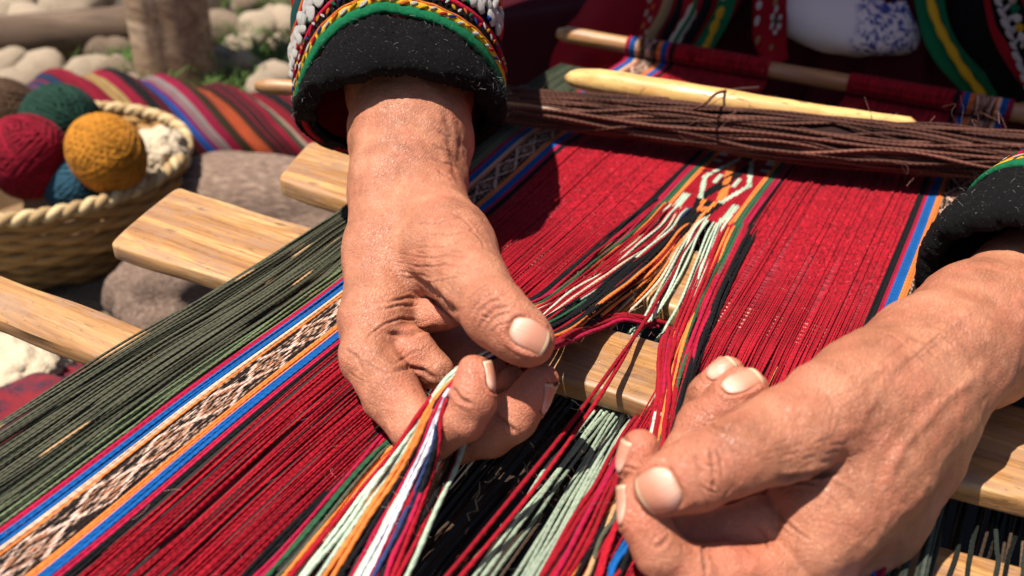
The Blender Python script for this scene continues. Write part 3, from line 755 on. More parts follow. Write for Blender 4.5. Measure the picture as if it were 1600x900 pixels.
# backing so that no light comes through the close weave
def flat_strip(name, x0, x1, ya, yb, z, col):
    ys = np.linspace(ya, yb, 30); V = []
    for y in ys: V += [(np.interp(y, YK, x0), y, LZ + z), (np.interp(y, YK, x1), y, LZ + z)]
    V = np.array(V); V2 = V - [0, 0, .0008]; m = len(V); A = np.concatenate([V, V2]); F = []
    for i in range(len(ys) - 1):
        a = 2 * i; F += [(a, a+1, a+3, a+2), (m+a, m+a+2, m+a+3, m+a+1), (a, a+2, m+a+2, m+a), (a+1, m+a+1, m+a+3, a+3)]
    F += [(0, m, m+1, 1), (m-2, m-1, 2*m-1, 2*m-2)]
    return link(name, mesh_np(name, A, np.array(F), False, None, np.tile(col, (2*m, 1))), textile, MYARN)
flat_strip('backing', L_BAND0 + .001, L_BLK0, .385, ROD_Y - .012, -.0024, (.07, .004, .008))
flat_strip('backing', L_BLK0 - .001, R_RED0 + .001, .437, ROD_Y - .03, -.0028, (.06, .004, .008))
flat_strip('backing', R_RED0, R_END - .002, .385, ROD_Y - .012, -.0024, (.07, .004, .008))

# ---- central figured band: woven diamond above, then parted by the two hands
cb_cols = [BLK, BLK, BLK, MAG, MAG, MAG, GRN, GRN, GRN, ORG, ORG]
NC = 40
def diamond_col(i, ys):
    """stepped diamond with two-headed figure, tuned on x in band units"""
    u = (i - (NC - 1) / 2) / ((NC - 1) / 2); c = np.tile(np.array(RED), (len(ys), 1))
    yc = .486; dv = (ys - yc) / .070; sk = u + 0.0 * dv
    d = np.abs(sk) + np.abs(dv)
    chev = ((ys - .421) / .058)
    c[(np.abs(d - .78) < .085)] = MINT                       # pale diamond outline
    c[(d < .66)] = RED
    c[(np.abs(sk - dv * .8) < .16) & (d < .70)] = BLK
    c[(np.abs(sk + dv * .8) < .15) & (d < .70)] = ORG
    c[(np.abs(np.abs(sk) - .33) < .09) & (np.abs(dv) < .10)] = MINT
    c[(d < .24)] = BLK
    c[(d < .13)] = ORG
    lo = dv < -.45
    c[lo & (np.abs(sk) < (dv + 1.05) * .50)] = ORG
    c[lo & (np.abs(sk) < (dv + .90) * .22)] = BLK
    c[lo & (np.abs(np.abs(sk) - (dv + 1.12) * .55) < .09)] = BLK
    up = dv > .55
    c[up & (np.abs(sk) < .18)] = BLK
    c[up & (np.abs(sk) < .30) & (np.abs(sk) >= .18)] = ORG
    e = np.abs(np.abs(sk) - (.84 + .0 * dv)) < .13
    c[e & ((dv < -.40) | (dv > .62))] = MINT
    c[(np.abs(sk) > .72) & (dv > .35) & (dv < .62) & (np.sin(ys*2600) > .2)] = MINT
    c[(ys < .424) & (np.abs(u) < .35)] = BLK
    return c
NS = len(cb_cols); NT = NS * 2 + NC
XB0, XB1 = -.1497, -.0885
WB = np.concatenate([np.full(NS, 1.0), np.full(NC, .74), np.full(NS, 1.0)]); FB_ = (np.cumsum(WB) - WB / 2) / WB.sum()
def cb_x(j): return XB0 + (XB1 - XB0) * (FB_[j] if j < 60 else FB_[-1])
threads = []       # (points, colours, radius)
top_ys = np.linspace(ROD_Y - .03, .432, 110)
for j in range(NT):
    if j < NS: cc = np.tile(np.array(cb_cols[j]), (len(top_ys), 1))
    elif j >= NS + NC: cc = np.tile(np.array(cb_cols[NT - 1 - j]), (len(top_ys), 1))
    else: cc = diamond_col(j - NS, top_ys)
    cc = cc * (1 + .10 * rng.normal())
    x = cb_x(j) + 0 * top_ys
    P = np.stack([x, top_ys, LZ + sheet_z(top_ys) + .00025 * np.sin(top_ys / .0021 * 6.283 + j * 3.14)], -1)
    threads.append((P, np.clip(cc, .003, .9)))
stuff(tube_obj('diamond_band', np.array([t[0] for t in threads]), (np.where(WB < 1, .00050, .00068))[:, None] * np.ones((NT, len(top_ys))), np.array([t[1] for t in threads]), textile))
stuff(weft(np.full(6, XB0), np.full(6, XB1), np.arange(.436, .65, .0028), (.10, .01, .015), .0009))

STR = []
def strand(points, col, rad=.00085, n=70, j=.0004, seed_pts=None, vs=5.0, sides=6):
    P = spline([pt(q) for q in points], n); e = np.linspace(0, 1, n); P = P + wob(n, j, 7) * (np.sin(np.pi * np.clip(e * 6, 0, .5)))[:, None]
    c = np.clip(np.array(col) * (1 + .10 * rng.normal()), .004, .9)
    r = rad * (1 + .10 * wob(n, 1, 20)[:, 0] * .6)
    STR.append((P, r[0], c)); return tube_obj('warp_thread', P[None], r[None], c[None], textile, sides=sides, vscale=vs)
def fan(cols, secs, rad=.00085, j=.0005, n=70, hj=.0006):
    """strands spread between the two ends (A, B) of successive sections"""
    k = len(cols)
    for i, c in enumerate(cols):
        f = (i + .5) / k; pts = []
        for A, B in secs:
            a = pt(A); b = pt(B); pts.append(a + (b - a) * f + rng.normal(size=3) * np.array([.3, .3, 1]) * hj)
        P = spline(pts, n) + wob(n, j, 6)
        cc = np.clip(np.array(c) * (1 + .12 * rng.normal()), .004, .9)
        r = rad * (1 + .08 * rng.normal()); STR.append((P, r, cc))
        tube_obj('warp_thread', P[None], (r * (1 + .10 * wob(n, 1, 26)[:, 0]))[None], cc[None], textile)
TOPH = .0008
def tj(j): # top anchor of band thread j in loom coordinates -> section end
    return j
class XY(tuple): pass
_pt0 = pt
def pt(q):
    if len(q) == 4 and q[3] == 'xy': return np.array([q[0], q[1], LZ + q[2]])
    return _pt0(q)
def xy(x, y, h=.0005): return (x, y, h, 'xy')
# left group: drawn aside to the pinching fingers
fan([BLK, BLK, BLK, MAG, RED, MAG, GRN, GRN, ORG, RED, RED, MINT, RED, RED, MINT, RED, RED, CRM, RED, MINT, RED],
    [(xy(cb_x(0), .447, -.0016), xy(cb_x(22), .447, -.0016)), (xy(cb_x(0), .432), xy(cb_x(23), .430)), ((975, 345, .001), (1048, 368, .003)), ((905, 404, .002), (985, 415, .006)), ((840, 462, .005), (900, 470, .014)), ((800, 478, .010), (850, 508, .024)), ((776, 500, .018), (806, 528, .028))], rad=.00072)
fan([BLK, NVY, BLK, BLK, GRN, BLK, BLK, BLK, BLK, RED, BLK, BLK, BLK, ORG],
    [(xy(cb_x(20), .447, -.0016), xy(cb_x(31), .447, -.0016)), (xy(cb_x(22), .432), xy(cb_x(30), .428)), ((1020, 382, .003), (1062, 362, .003)), ((950, 432, .007), (1010, 418, .006)), ((885, 480, .014), (905, 508, .018)), ((835, 512, .023), (850, 535, .029)), ((806, 528, .028), (806, 545, .031))], rad=.00085)
fan([BLK, BLK, RED, ORG, BLK, ORG, BLK],
    [(xy(cb_x(28), .447, -.0016), xy(cb_x(32), .447, -.0016)), (xy(cb_x(28), .430), xy(cb_x(32), .428)), ((1010, 425, .002), (1030, 418, .001)), ((930, 480, .008), (962, 478, .006)), ((888, 512, .015), (925, 505, .012)), ((850, 540, .025), (880, 532, .02)), ((815, 545, .03), (815, 550, .03))], rad=.0008)
fan([RED, RED, MAG], [((1045, 505, -.006), (1022, 512, -.006)), ((975, 488, .002), (978, 500, .002)), ((930, 502, .008), (935, 512, .008)), ((866, 534, .026), (870, 542, .026)), ((838, 538, .036), (838, 542, .036))], rad=.00095)
# short orange tuft falling behind the bar from the parted band
fan([ORG, ORG, CRM, ORG, ORG, CRM], [(xy(cb_x(30), .436), xy(cb_x(34), .436)), ((1050, 385, .001), (1068, 380, .001)), ((985, 455, .0), (1030, 440, .0)), ((945, 498, -.004), (975, 492, -.004)), ((925, 520, -.014), (950, 520, -.014))], rad=.0006)
# pale and red threads that run down under the sword
fan([MINT, MINT, RED, MINT, MINT], [(xy(cb_x(32), .447, -.0016), xy(cb_x(38), .447, -.0016)), ((1078, 362, .001), (1096, 360, .001)), ((1040, 430, 0), (1062, 430, 0)), ((1000, 500, -.003), (1024, 500, -.003)), ((975, 525, -.014), (1000, 530, -.014)), ((900, 640, -.016), (960, 660, -.016))], rad=.00062)
fan([MINT, MINT, MINT], [(xy(cb_x(38), .447, -.0016), xy(cb_x(44), .447, -.0016)), ((1100, 370, .001), (1118, 372, .001)), ((1068, 440, 0), (1094, 442, 0)), ((1035, 515, -.003), (1068, 520, -.003)), ((1015, 540, -.014), (1050, 545, -.014)), ((960, 640, -.016), (1000, 670, -.016))], rad=.00062)
# right group: gathered over the sword to the other hand
fan([RED, MINT, RED, RED, MINT, RED, RED, ORG, RED, ORG, GRN, RED, GRN, MAG, RED, RED, MAG, BLK, BLK, BLK, BLK],
    [(xy(cb_x(42), .447, -.0016), xy(cb_x(61), .447, -.0016)), ((1108, 372, .001), (1178, 372, .001)), ((1082, 440, .001), (1140, 446, .001)), ((1050, 510, .002), (1108, 520, .002)), ((1030, 580, .004), (1082, 600, .004)), ((1022, 660, .006), (1052, 690, .006)), ((1004, 730, .010), (1030, 760, .010)), ((985, 800, .010), (1000, 820, .010))], rad=.00085)
fan([RED, RED, MAG, RED, ORG, RED, RED], [((1042, 510, -.002), (1070, 520, 0)), ((1034, 540, .004), (1058, 550, .004)), ((1028, 600, .005), (1050, 610, .005)), ((1022, 650, .006), (1040, 680, .007)), ((1000, 740, .010), (1012, 760, .010))], rad=.0009)
# the red pair that crosses the sword
strand([(1062, 408, .001), (1020, 480, .003), (978, 545, .008), (900, 652, .012), (812, 762, .008), (700, 900, .006), (640, 975, .005)], RED, .00085, 90, .0002)
strand([(1045, 500, -.012), (1020, 505, -.004), (996, 520, .004), (970, 565, .008), (915, 652, .010), (830, 770, .007), (722, 900, .004), (660, 975, .004)], RED, .00085, 90, .0002)
# pale threads leaving the front of the sword
fan([DMINT, DMINT, DMINT, (.18, .22, .16)], [((985, 575, -.016), (1010, 585, -.016)), ((930, 635, -.015), (958, 648, -.015)), ((835, 760, -.006), (870, 765, -.006)), ((722, 900, 0), (772, 905, 0)), ((660, 980, 0), (720, 985, 0))], rad=.00080)
fan([DMINT, (.20, .24, .18), DMINT, (.22, .26, .20)], [((1010, 585, -.016), (1030, 590, -.016)), ((955, 648, -.015), (975, 655, -.015)), ((880, 770, -.006), (905, 780, -.006)), ((800, 905, 0), (835, 905, 0)), ((740, 985, 0), (775, 985, 0))], rad=.00080)
fan([DMINT, DMINT, (.5, .4, .35)], [((1020, 590, -.016), (1040, 600, -.016)), ((968, 655, -.014), (992, 665, -.014)), ((900, 775, -.003), (925, 790, -.003)), ((835, 905, .001), (860, 905, .001)), ((775, 985, .001), (800, 985, .001))], rad=.00078)
# crimson, rust and blue bundle coming out past the right hand's fingertips
fan([RED, RED, RED, MAG, RED, RED], [((1005, 640, -.014), (1020, 660, -.010)), ((975, 675, -.004), (990, 700, .0)), ((915, 775, .003), (950, 785, .005)), ((838, 905, .004), (890, 905, .005)), ((775, 985, .003), (835, 985, .003))], rad=.00095)
fan([ORG, ORG, BLK, (.45, .25, .12), OLV, RED, RED], [((985, 720, .0), (1000, 760, .0)), ((945, 790, .002), (975, 810, .003)), ((880, 905, .003), (935, 905, .003)), ((830, 985, .003), (885, 985, .003))], rad=.00090)
fan([BLUE, BLUE, RED, BLK], [((1000, 800, .0), (1020, 820, .0)), ((972, 855, .002), (990, 862, .002)), ((943, 905, .003), (972, 905, .003)), ((900, 985, .003), (935, 985, .003))], rad=.00085)
# what leaves the pinch, over the forefinger, and fans out towards the far bar
fan([RED, MINT, MINT, MINT, ORG, ORG, BLK, MAG, WHT, WHT, NVY, BLK, RED],
    [((770, 545, .316, 'd'), (778, 552, .316, 'd')), ((722, 572, .3065, 'd'), (728, 584, .3045, 'd')), ((686, 604, .3010, 'd'), (704, 620, .2985, 'd')), ((655, 645, .2985, 'd'), (692, 652, .2965, 'd')),
     ((618, 694, .2970, 'd'), (688, 700, .2940, 'd')), ((560, 762, .008), (668, 770, .008)), ((445, 905, .003), (618, 905, .003)), ((380, 985, .003), (580, 985, .003))], rad=.00088, j=.0003, hj=.0003)
fan([RED, MINT, MINT, RED, RED, NVY, MAG, RED], [((705, 620, .3005, 'd'), (712, 626, .3000, 'd')), ((672, 665, .2985, 'd'), (690, 668, .2975, 'd')), ((650, 720, .012), (680, 725, .012)), ((600, 800, .006), (655, 805, .006)), ((545, 905, .003), (615, 905, .003)), ((500, 985, .003), (580, 985, .003))], rad=.00080, j=.0003, hj=.0004)
fan([(.30, .16, .06), (.26, .13, .05), BLK, RED, MINT], [((760, 640, .330, 'd'), (775, 640, .330, 'd')), ((712, 690, .325, 'd'), (735, 672, .320, 'd')), ((680, 745, .004), (712, 735, .006)), ((640, 820, .002), (672, 820, .003)), ((600, 905, .002), (636, 905, .002)), ((560, 985, .002), (600, 985, .002))], rad=.00085, j=.0003)
# orange, green and black warps left of the fan
fan([BLK, BLK, MAG, MAG, GRN, GRN, OLV, ORG, ORG, ORG, CRM, ORG, BLK, ORG, ORG, BLK, ORG, ORG, BLK, RED, ORG],
    [(xy(-.1530, .33), xy(-.130, .33)), ((625, 640, 0), (720, 690, -.002)), ((545, 728, .001), (640, 740, 0)), ((374, 900, .001), (560, 905, .001)), ((290, 985, .001), (500, 985, .001))], rad=.00085, j=.0006)

# fuzz standing off the loose yarns
P = []; Cf = []
for (Q, r, c) in STR:
    for _ in range(26):
        k = rng.integers(2, len(Q) - 2); t = Q[k + 1] - Q[k - 1]; t /= np.linalg.norm(t); d = rng.normal(size=3); d -= t * (d @ t); d /= np.linalg.norm(d)
        L_ = rng.uniform(.0006, .0020); e = rng.normal(size=3) * .5
        p0 = Q[k] + d * r * .9; P.append(spline([p0, p0 + (d + t * rng.normal() * .6) * L_ * .5, p0 + (d + t * rng.normal() + e) * L_], 5)); Cf.append(np.clip(np.array(c) * 1.3 + .03, 0, .9))
stuff(tube_obj('loose_fibres', np.array(P), .000045, np.array(Cf), textile, sides=3))
# lower warp layer coloured near-black to carry the gap's shade, dark selvage warps at the right
n = 46; P = []
for i in range(n):
    x = -.150 + .085 * i / n; ys = np.linspace(.0, .30, 50)
    P.append(np.stack([x + wob(50, .0015, 5)[:, 0], ys, LZ - .030 + wob(50, .0015, 5)[:, 2]], -1))
stuff(tube_obj('lower_shed_warp', np.array(P), .00075, vary((.030, .018, .012), n, .5), textile))
P = []
for i in range(70):
    ys = np.linspace(.0, .37, 60); P.append(np.stack([-.02 + .0022 * i + .05 * (ys - .2) + wob(60, .0012, 7)[:, 0], ys, LZ - .030 + rng.normal() * .004 + wob(60, .0012, 7)[:, 2]], -1))
stuff(tube_obj('lower_shed_warp', np.array(P), .0006, vary((.045, .026, .016), 70, .6), textile))
n = 26; P = []
for i in range(n):
    x = -.014 + .042 * i / n; ys = np.linspace(.02, .36, 70)
    z = np.interp(ys, [.0, .24, .28, .36], [-.010, -.004, .0005, .0005])
    P.append(np.stack([x + .10 * (ys - .30) * 0 + wob(70, .0006, 6)[:, 0], ys, LZ + z + wob(70, .0008, 6)[:, 2]], -1))
stuff(tube_obj('dark_warp', np.array(P), .0008, vary((.028, .033, .026), n, .35), textile))
P = []
for i in range(10):
    x = .028 + .0058 * i + rng.normal() * .0008; ys = np.linspace(.02, .34, 90)
    z = np.interp(ys, [.0, .220, .238, .272, .279, .30, .34], [-.045, -.030, -.0190, -.0188, -.0215, -.024, -.026])
    P.append(np.stack([x + .04 * (ys - .25) + wob(90, .0012, 9)[:, 0], ys, LZ + z + wob(90, .0005, 9)[:, 2]], -1))
stuff(tube_obj('dark_warp', np.array(P), .00085, vary((.014, .017, .013), 10, .4), textile))

P = []
for _ in range(110):
    if rng.random() < .55: px, py, h0 = rng.uniform(720, 1000), rng.uniform(640, 900), rng.uniform(-.012, .008)
    else: px, py, h0 = rng.uniform(860, 1150), rng.uniform(380, 640), rng.uniform(.001, .006)
    p0 = Wp(px, py, h0); d = rng.normal(size=3) * .0022; P.append(spline([p0, p0 + d, p0 + d * 1.5 + rng.normal(size=3) * .0012, p0 + d * 1.7 + rng.normal(size=3) * .0022], 9))
stuff(tube_obj('loose_fibres', np.array(P), .00006, vary((.07, .06, .045), len(P), .5), textile, sides=3))
P = []
for _ in range(900):
    y = rng.uniform(.06, .62); x = rng.uniform(-.285, .02); p0 = np.array([x, y, LZ + .0008]); d = rng.normal(size=3) * .0012; d[2] = abs(d[2]) * .6; P.append(spline([p0, p0 + d, p0 + d * 1.6 + rng.normal(size=3) * .0008], 6))
stuff(tube_obj('loose_fibres', np.array(P), .00005, vary((.30, .14, .12), len(P), .5), textile, sides=3))

# ------------------------------------------------------------------ bars, rods
def bar(name, A, B, th, ztop, mat, label, cat='loom bar', group=None, chamfer=0.0, nx=110):
    """flat carved bar; A = knots of the front top edge, B = knots of the back top edge, left to right, in loom x, y"""
    A = np.array(A, float); B = np.array(B, float)
    def kn(K, u):
        L = np.concatenate([[0], np.cumsum(np.linalg.norm(np.diff(K, axis=0), axis=1))]); L /= L[-1]
        return np.array([np.interp(u, L, K[:, 0]), np.interp(u, L, K[:, 1])])
    ring = []
    for k in range(40):
        a = 2 * np.pi * k / 40; c, s = np.cos(a), np.sin(a); e = .30
        ring.append((np.sign(c) * abs(c) ** e, np.sign(s) * abs(s) ** e))
    V = []; org = np.array([*((A.mean(0) + B.mean(0)) / 2), LZ + ztop - th / 2])
    us = np.unique(np.concatenate([[0], .014 * (1 - np.cos(np.linspace(0, np.pi/2, 7))), np.linspace(.02, .98, nx), 1 - .014 * (1 - np.cos(np.linspace(0, np.pi/2, 7))), [1]]))
    Lb = np.linalg.norm(A[-1] - A[0])
    for u in us:
        f = kn(A, u); b = kn(B, u); mid = (f + b) / 2; half = (b - f) / 2
        dl = min(u, 1 - u) * Lb; sh = math.sqrt(max(0, 1 - (1 - min(dl / .005, 1)) ** 2)); sh2 = .82 + .18 * sh; sh = .45 + .55 * sh
        for (c, s) in ring:
            w_ = u * Lb * 1.8; no = .0005 * math.sin(w_ * 23 + c * 3) + .00025 * math.sin(w_ * 61 + s * 5)
            x, y = mid - half * c * sh2
            hh = th / 2 * sh
            if chamfer and c > .2 and s > 0: hh = hh - chamfer * (c - .2) / .8
            V.append((x - org[0], y - org[1] + no, s * hh + no * .6))
    K = len(ring); n_ = len(us); F = []
    for i in range(n_ - 1):
        for k in range(K): F.append((i*K+k, i*K+(k+1) % K, (i+1)*K+(k+1) % K, (i+1)*K+k))
    V = np.array(V); c0 = len(V); V = np.concatenate([V, V[:K].mean(0)[None], V[-K:].mean(0)[None]])
    me = bpy.data.meshes.new(name)
    FF = F + [(c0, (k+1) % K, k) for k in range(K)] + [(c0+1, (n_-1)*K+k, (n_-1)*K+(k+1) % K) for k in range(K)]
    me.from_pydata([tuple(v) for v in V], [], FF); me.polygons.foreach_set('use_smooth', [True] * len(me.polygons)); me.update()
    bm = bmesh.new(); bm.from_mesh(me); bmesh.ops.recalc_face_normals(bm, faces=bm.faces); bm.to_mesh(me); bm.free()
    o = link(name, me, None, mat); o.location = org
    return tag(o, label, cat, group)
def wk(zt, *pts): return [tuple(Wp(px, py, zt)[:2]) for px, py in pts]
bar('loom_sword', wk(-.0012, (166, 374), (879, 586), (1019, 630), (1494, 747), (1800, 822)), wk(-.0012, (276, 286), (620, 396), (948, 511), (1032, 533), (1554, 622), (1860, 690)), .0125, -.0012, MWOOD,
    'wide pale wooden loom sword, its squared end beside the basket, its middle between the hands', chamfer=.0012)
bar('loom_bar', wk(-.003, (432, 274), (1003, 462), (1057, 480), (1600, 585), (1800, 630)), wk(-.003, (484, 215), (1080, 385), (1130, 400), (1700, 520), (1900, 560)), .014, -.0030, MWOOD, 'pale wooden loom bar whose end shows just below the black cuff')
bar('loom_bar', wk(-.0035, (-120, 440), (0, 484), (150, 545), (330, 612)), wk(-.0035, (-120, 384), (0, 425), (215, 508), (430, 590)), .015, -.0035, MWOOD, 'narrow weathered wooden loom bar entering at the left edge under the basket', chamfer=.006)
bar('lease_stick', wk(-.02, (1395, 915), (1600, 968), (1800, 1020)), wk(-.02, (1425, 835), (1600, 882), (1800, 936)), .010, -.0200, MWOOD, 'short wooden stick with dark warp threads looped over it at the lower right', nx=40)
def rod(name, pts, rad, mat, label=None, cat=None, parent=None, sides=18, n=60, prof=None):
    P = spline(pts, n); o0 = P.mean(0); u = np.linspace(0, 1, n)
    r = np.full(n, rad) if prof is None else rad * np.interp(u, prof[0], prof[1])
    r = r * (1 + .02 * np.sin(u * 40)); r[0] = r[0] * .55; r[-1] = r[-1] * .55
    d = (P[-1] - P[0]); ang = math.atan2(d[1], d[0]); V, F, uv, cc = tubes((P - o0)[None], r[None], (1, 1, 1), sides)
    Rz = Matrix.Rotation(-ang, 3, 'Z'); V = V @ np.array(Rz).T
    K = sides; V = np.concatenate([V, V[:K].mean(0)[None], V[-K:].mean(0)[None]]); c0 = len(V) - 2
    me = bpy.data.meshes.new(name)
    FF = [tuple(f) for f in F] + [(c0, (k+1) % K, k) for k in range(K)] + [(c0+1, (n-1)*K+k, (n-1)*K+(k+1) % K) for k in range(K)]
    me.from_pydata([tuple(v) for v in V], [], FF); me.polygons.foreach_set('use_smooth', [True] * len(me.polygons)); me.update()
    o = link(name, me, parent, mat)
    if parent is None: o.location = o0; o.rotation_euler = (0, 0, ang)
    if label: tag(o, label, cat)
    return o
rod('breast_rod', [np.array([-.33, ROD_Y, LZ + ROD_Z]), np.array([-.1, ROD_Y, LZ + ROD_Z]), np.array([.12, ROD_Y, LZ + ROD_Z])], ROD_R, MWOOD, 'round wooden rod that the finished cloth is turned over, in front of the weaver', 'rod')

# heddle: dark brown yarn wound along a dowel
hd = empty('heddle', Wp(1200, 215, .02), 'thick hank of dark brown yarn loops lying across the cloth along a dowel', 'heddle')
HA = [Wp(400, 134, .022), Wp(620, 148, .022), Wp(800, 168, .021), Wp(1200, 212, .022), Wp(1590, 252, .022), Wp(1750, 268, .022)]
rod('dowel', HA, .0052, MWOOD, parent=None).name = 'heddle_dowel'
dw = bpy.data.objects['heddle_dowel']; tag(dw, 'round pale dowel through the brown yarn hank, its end poking out left of the cuff', 'rod')
AX = spline([Wp(700, 152, .021), Wp(800, 164, .020), Wp(1000, 186, .021), Wp(1200, 211, .022), Wp(1400, 232, .022), Wp(1590, 247, .020), Wp(1760, 258, .020)], 120)
u = np.linspace(0, 1, 120); RW = np.interp(u, [0, .12, .35, .6, .85, 1], [.0100, .0118, .0140, .0160, .0150, .011])
tg = np.gradient(AX, axis=0); tg /= np.linalg.norm(tg, axis=1)[:, None]; sd = np.cross(tg, [0, 0, 1.0]); sd /= np.linalg.norm(sd, axis=1)[:, None]
P = []; nst = 230
for i in range(nst):
    a0 = rng.uniform(0, 2 * np.pi); rr = np.clip(.90 + .12 * rng.normal(), .55, 1.08) if i > 40 else rng.uniform(.3, .8)
    a = a0 + wob(120, .22, 6)[:, 0] + (u - .5) * rng.normal() * 1.3; r_ = (rr + wob(120, .06, 8)[:, 1]) * RW
    P.append(AX + sd * (np.cos(a) * r_)[:, None] + np.array([0, 0, 1.0]) * (np.sin(a) * r_ * .86)[:, None])
brn = (.082, .033, .024)
stuff(tube_obj('yarn_strands', np.array(P), .00098, vary(brn, nst, .4), hd, MCOARSE, vscale=3.6))
tube_obj('yarn_core', AX[None], RW[None] * .8, np.array([(.02, .008, .007)]), hd, sides=16)
P = []
for i in range(70):        # fine stray hairs of the hank
    k = rng.integers(5, 115); a = rng.uniform(-.5, 3.6); p0 = AX[k] + sd[k] * np.cos(a) * RW[k] + np.array([0, 0, 1]) * np.sin(a) * RW[k] * .86
    d1 = rng.normal(size=3) * .004 + tg[k] * rng.normal() * .006 + np.array([0, 0, .002]); P.append(spline([p0, p0 + d1, p0 + d1 * 1.4 + rng.normal(size=3) * .003, p0 + d1 * 1.6 + rng.normal(size=3) * .005], 12))
stuff(tube_obj('loose_fibres', np.array(P), .00013, vary((.25, .12, .09), 70, .3), hd, sides=3))
P = spline([Wp(1080, 172, .040), Wp(1102, 162, .046), Wp(1120, 146, .047), Wp(1150, 140, .036), Wp(1185, 137, .02)], 30); tube_obj('tie_thread', P[None], np.full((1, 30), .0009), np.array([brn]), hd)
rod('weaving_pick', [Wp(884, 121, .030), Wp(960, 132, .032), Wp(1120, 158, .035), Wp(1280, 180, .034), Wp(1430, 196, .032)], .0075, MBONE, 'smooth pale pointed wooden pick lying on the brown yarn hank', 'pick', prof=([0, .04, .12, .45, .8, 1], [.45, .85, 1.15, 1.1, .8, .6]))
# ------------------------------------------------------------------ more materials
def plain(name, col, rough=.8, nscale=200, namp=.35, bstr=.4, bdist=.0006, sheen=0.0, var=None):
    m, nt, p = new_mat(name); oc = tex_coord(nt); n = noise_n(nt, oc, nscale, 5, .65); n2 = noise_n(nt, oc, nscale * .12, 3, .5)
    v = math_n(nt, 'MULTIPLY_ADD', n, namp * 2, 1 - namp)
    c = mixc(nt, 1.0, col, v, 'MULTIPLY')
    if var: c = mixc(nt, ramp(nt, n2, [(.42, (0,0,0)), (.62, (1,1,1))]), c, var)
    lk(nt, c, p.inputs['Base Color']); p.inputs['Roughness'].default_value = rough
    if sheen: p.inputs['Sheen Weight'].default_value = sheen
    lk(nt, bump(nt, n, bstr, bdist), p.inputs['Normal']); return m
def wool(name, col, spec=.0):
    """felted wool: fine curled fibres, here and there a pale lint speck"""
    m, nt, p = new_mat(name); oc = tex_coord(nt)
    f = noise_n(nt, oc, 1500, 4, .75, 1.5); g = noise_n(nt, oc, 380, 3, .6)
    c = mixc(nt, 1.0, col, math_n(nt, 'MULTIPLY_ADD', f, 1.6, .2), 'MULTIPLY')
    if spec:
        sp = ramp(nt, noise_n(nt, oc, 1250, 2, .5), [(.69, (0,0,0)), (.73, (1,1,1))]); c = mixc(nt, math_n(nt, 'MULTIPLY', sp, spec), c, (.42, .40, .40))
    lk(nt, c, p.inputs['Base Color']); p.inputs['Roughness'].default_value = .95; p.inputs['Specular IOR Level'].default_value = .12
    lk(nt, bump(nt, math_n(nt, 'ADD', f, g), .9, .0011), p.inputs['Normal']); return m
MBLKW = wool('black_wool', (.0055, .005, .0055), .35); MREDW = wool('red_wool', (.30, .006, .014)); MGRNW = wool('green_trim', (.008, .14, .055)); MTEAL = wool('teal_trim', (.008, .05, .05))
MYELW = wool('yellow_trim', (.62, .36, .02)); MORGW = wool('orange_trim', (.62, .15, .03)); MWHTW = wool('white_wool', (.62, .58, .54))
MBLUW = wool('blue_trim', (.02, .05, .28)); MPNKW = wool('crimson_trim', (.48, .012, .04)); MGLDW = wool('tan_trim', (.34, .22, .10)); MCRMW = wool('cream_trim', (.52, .42, .32))
MSKIRT = wool('dark_skirt', (.045, .004, .008)); MLINT = plain('lint', (.45, .42, .42), .7)
# white blouse with blue embroidered flowers
MSHIRT, nt_, p_ = new_mat('white_blouse'); oc_ = tex_coord(nt_)
fl = noise_n(nt_, mapping(nt_, oc_, (1, 1, 1), loc=(.21, .3, .17)), 75, 4, .6, 2.6)
bx = nd(nt_, 'ShaderNodeSeparateXYZ'); lk(nt_, oc_, bx.inputs[0]); xm = float(Dp(1385, 40, .735)[0])
bm_ = ramp(nt_, math_n(nt_, 'ADD', math_n(nt_, 'MULTIPLY', math_n(nt_, 'ABSOLUTE', math_n(nt_, 'SUBTRACT', bx.outputs[0], xm)), 12.0), math_n(nt_, 'MULTIPLY', noise_n(nt_, oc_, 20, 2), .5)), [(.42, (1,1,1)), (.56, (0,0,0))])
pt_ = ramp(nt_, fl, [(.50, (0,0,0)), (.54, (1,1,1)), (.66, (1,1,1)), (.70, (0,0,0))])
c_ = mixc(nt_, math_n(nt_, 'MULTIPLY', pt_, bm_), (.66, .58, .57), (.035, .06, .24))
lk(nt_, c_, p_.inputs['Base Color']); p_.inputs['Roughness'].default_value = .85
lk(nt_, bump(nt_, noise_n(nt_, oc_, 1400, 2), .3, .0004), p_.inputs['Normal'])

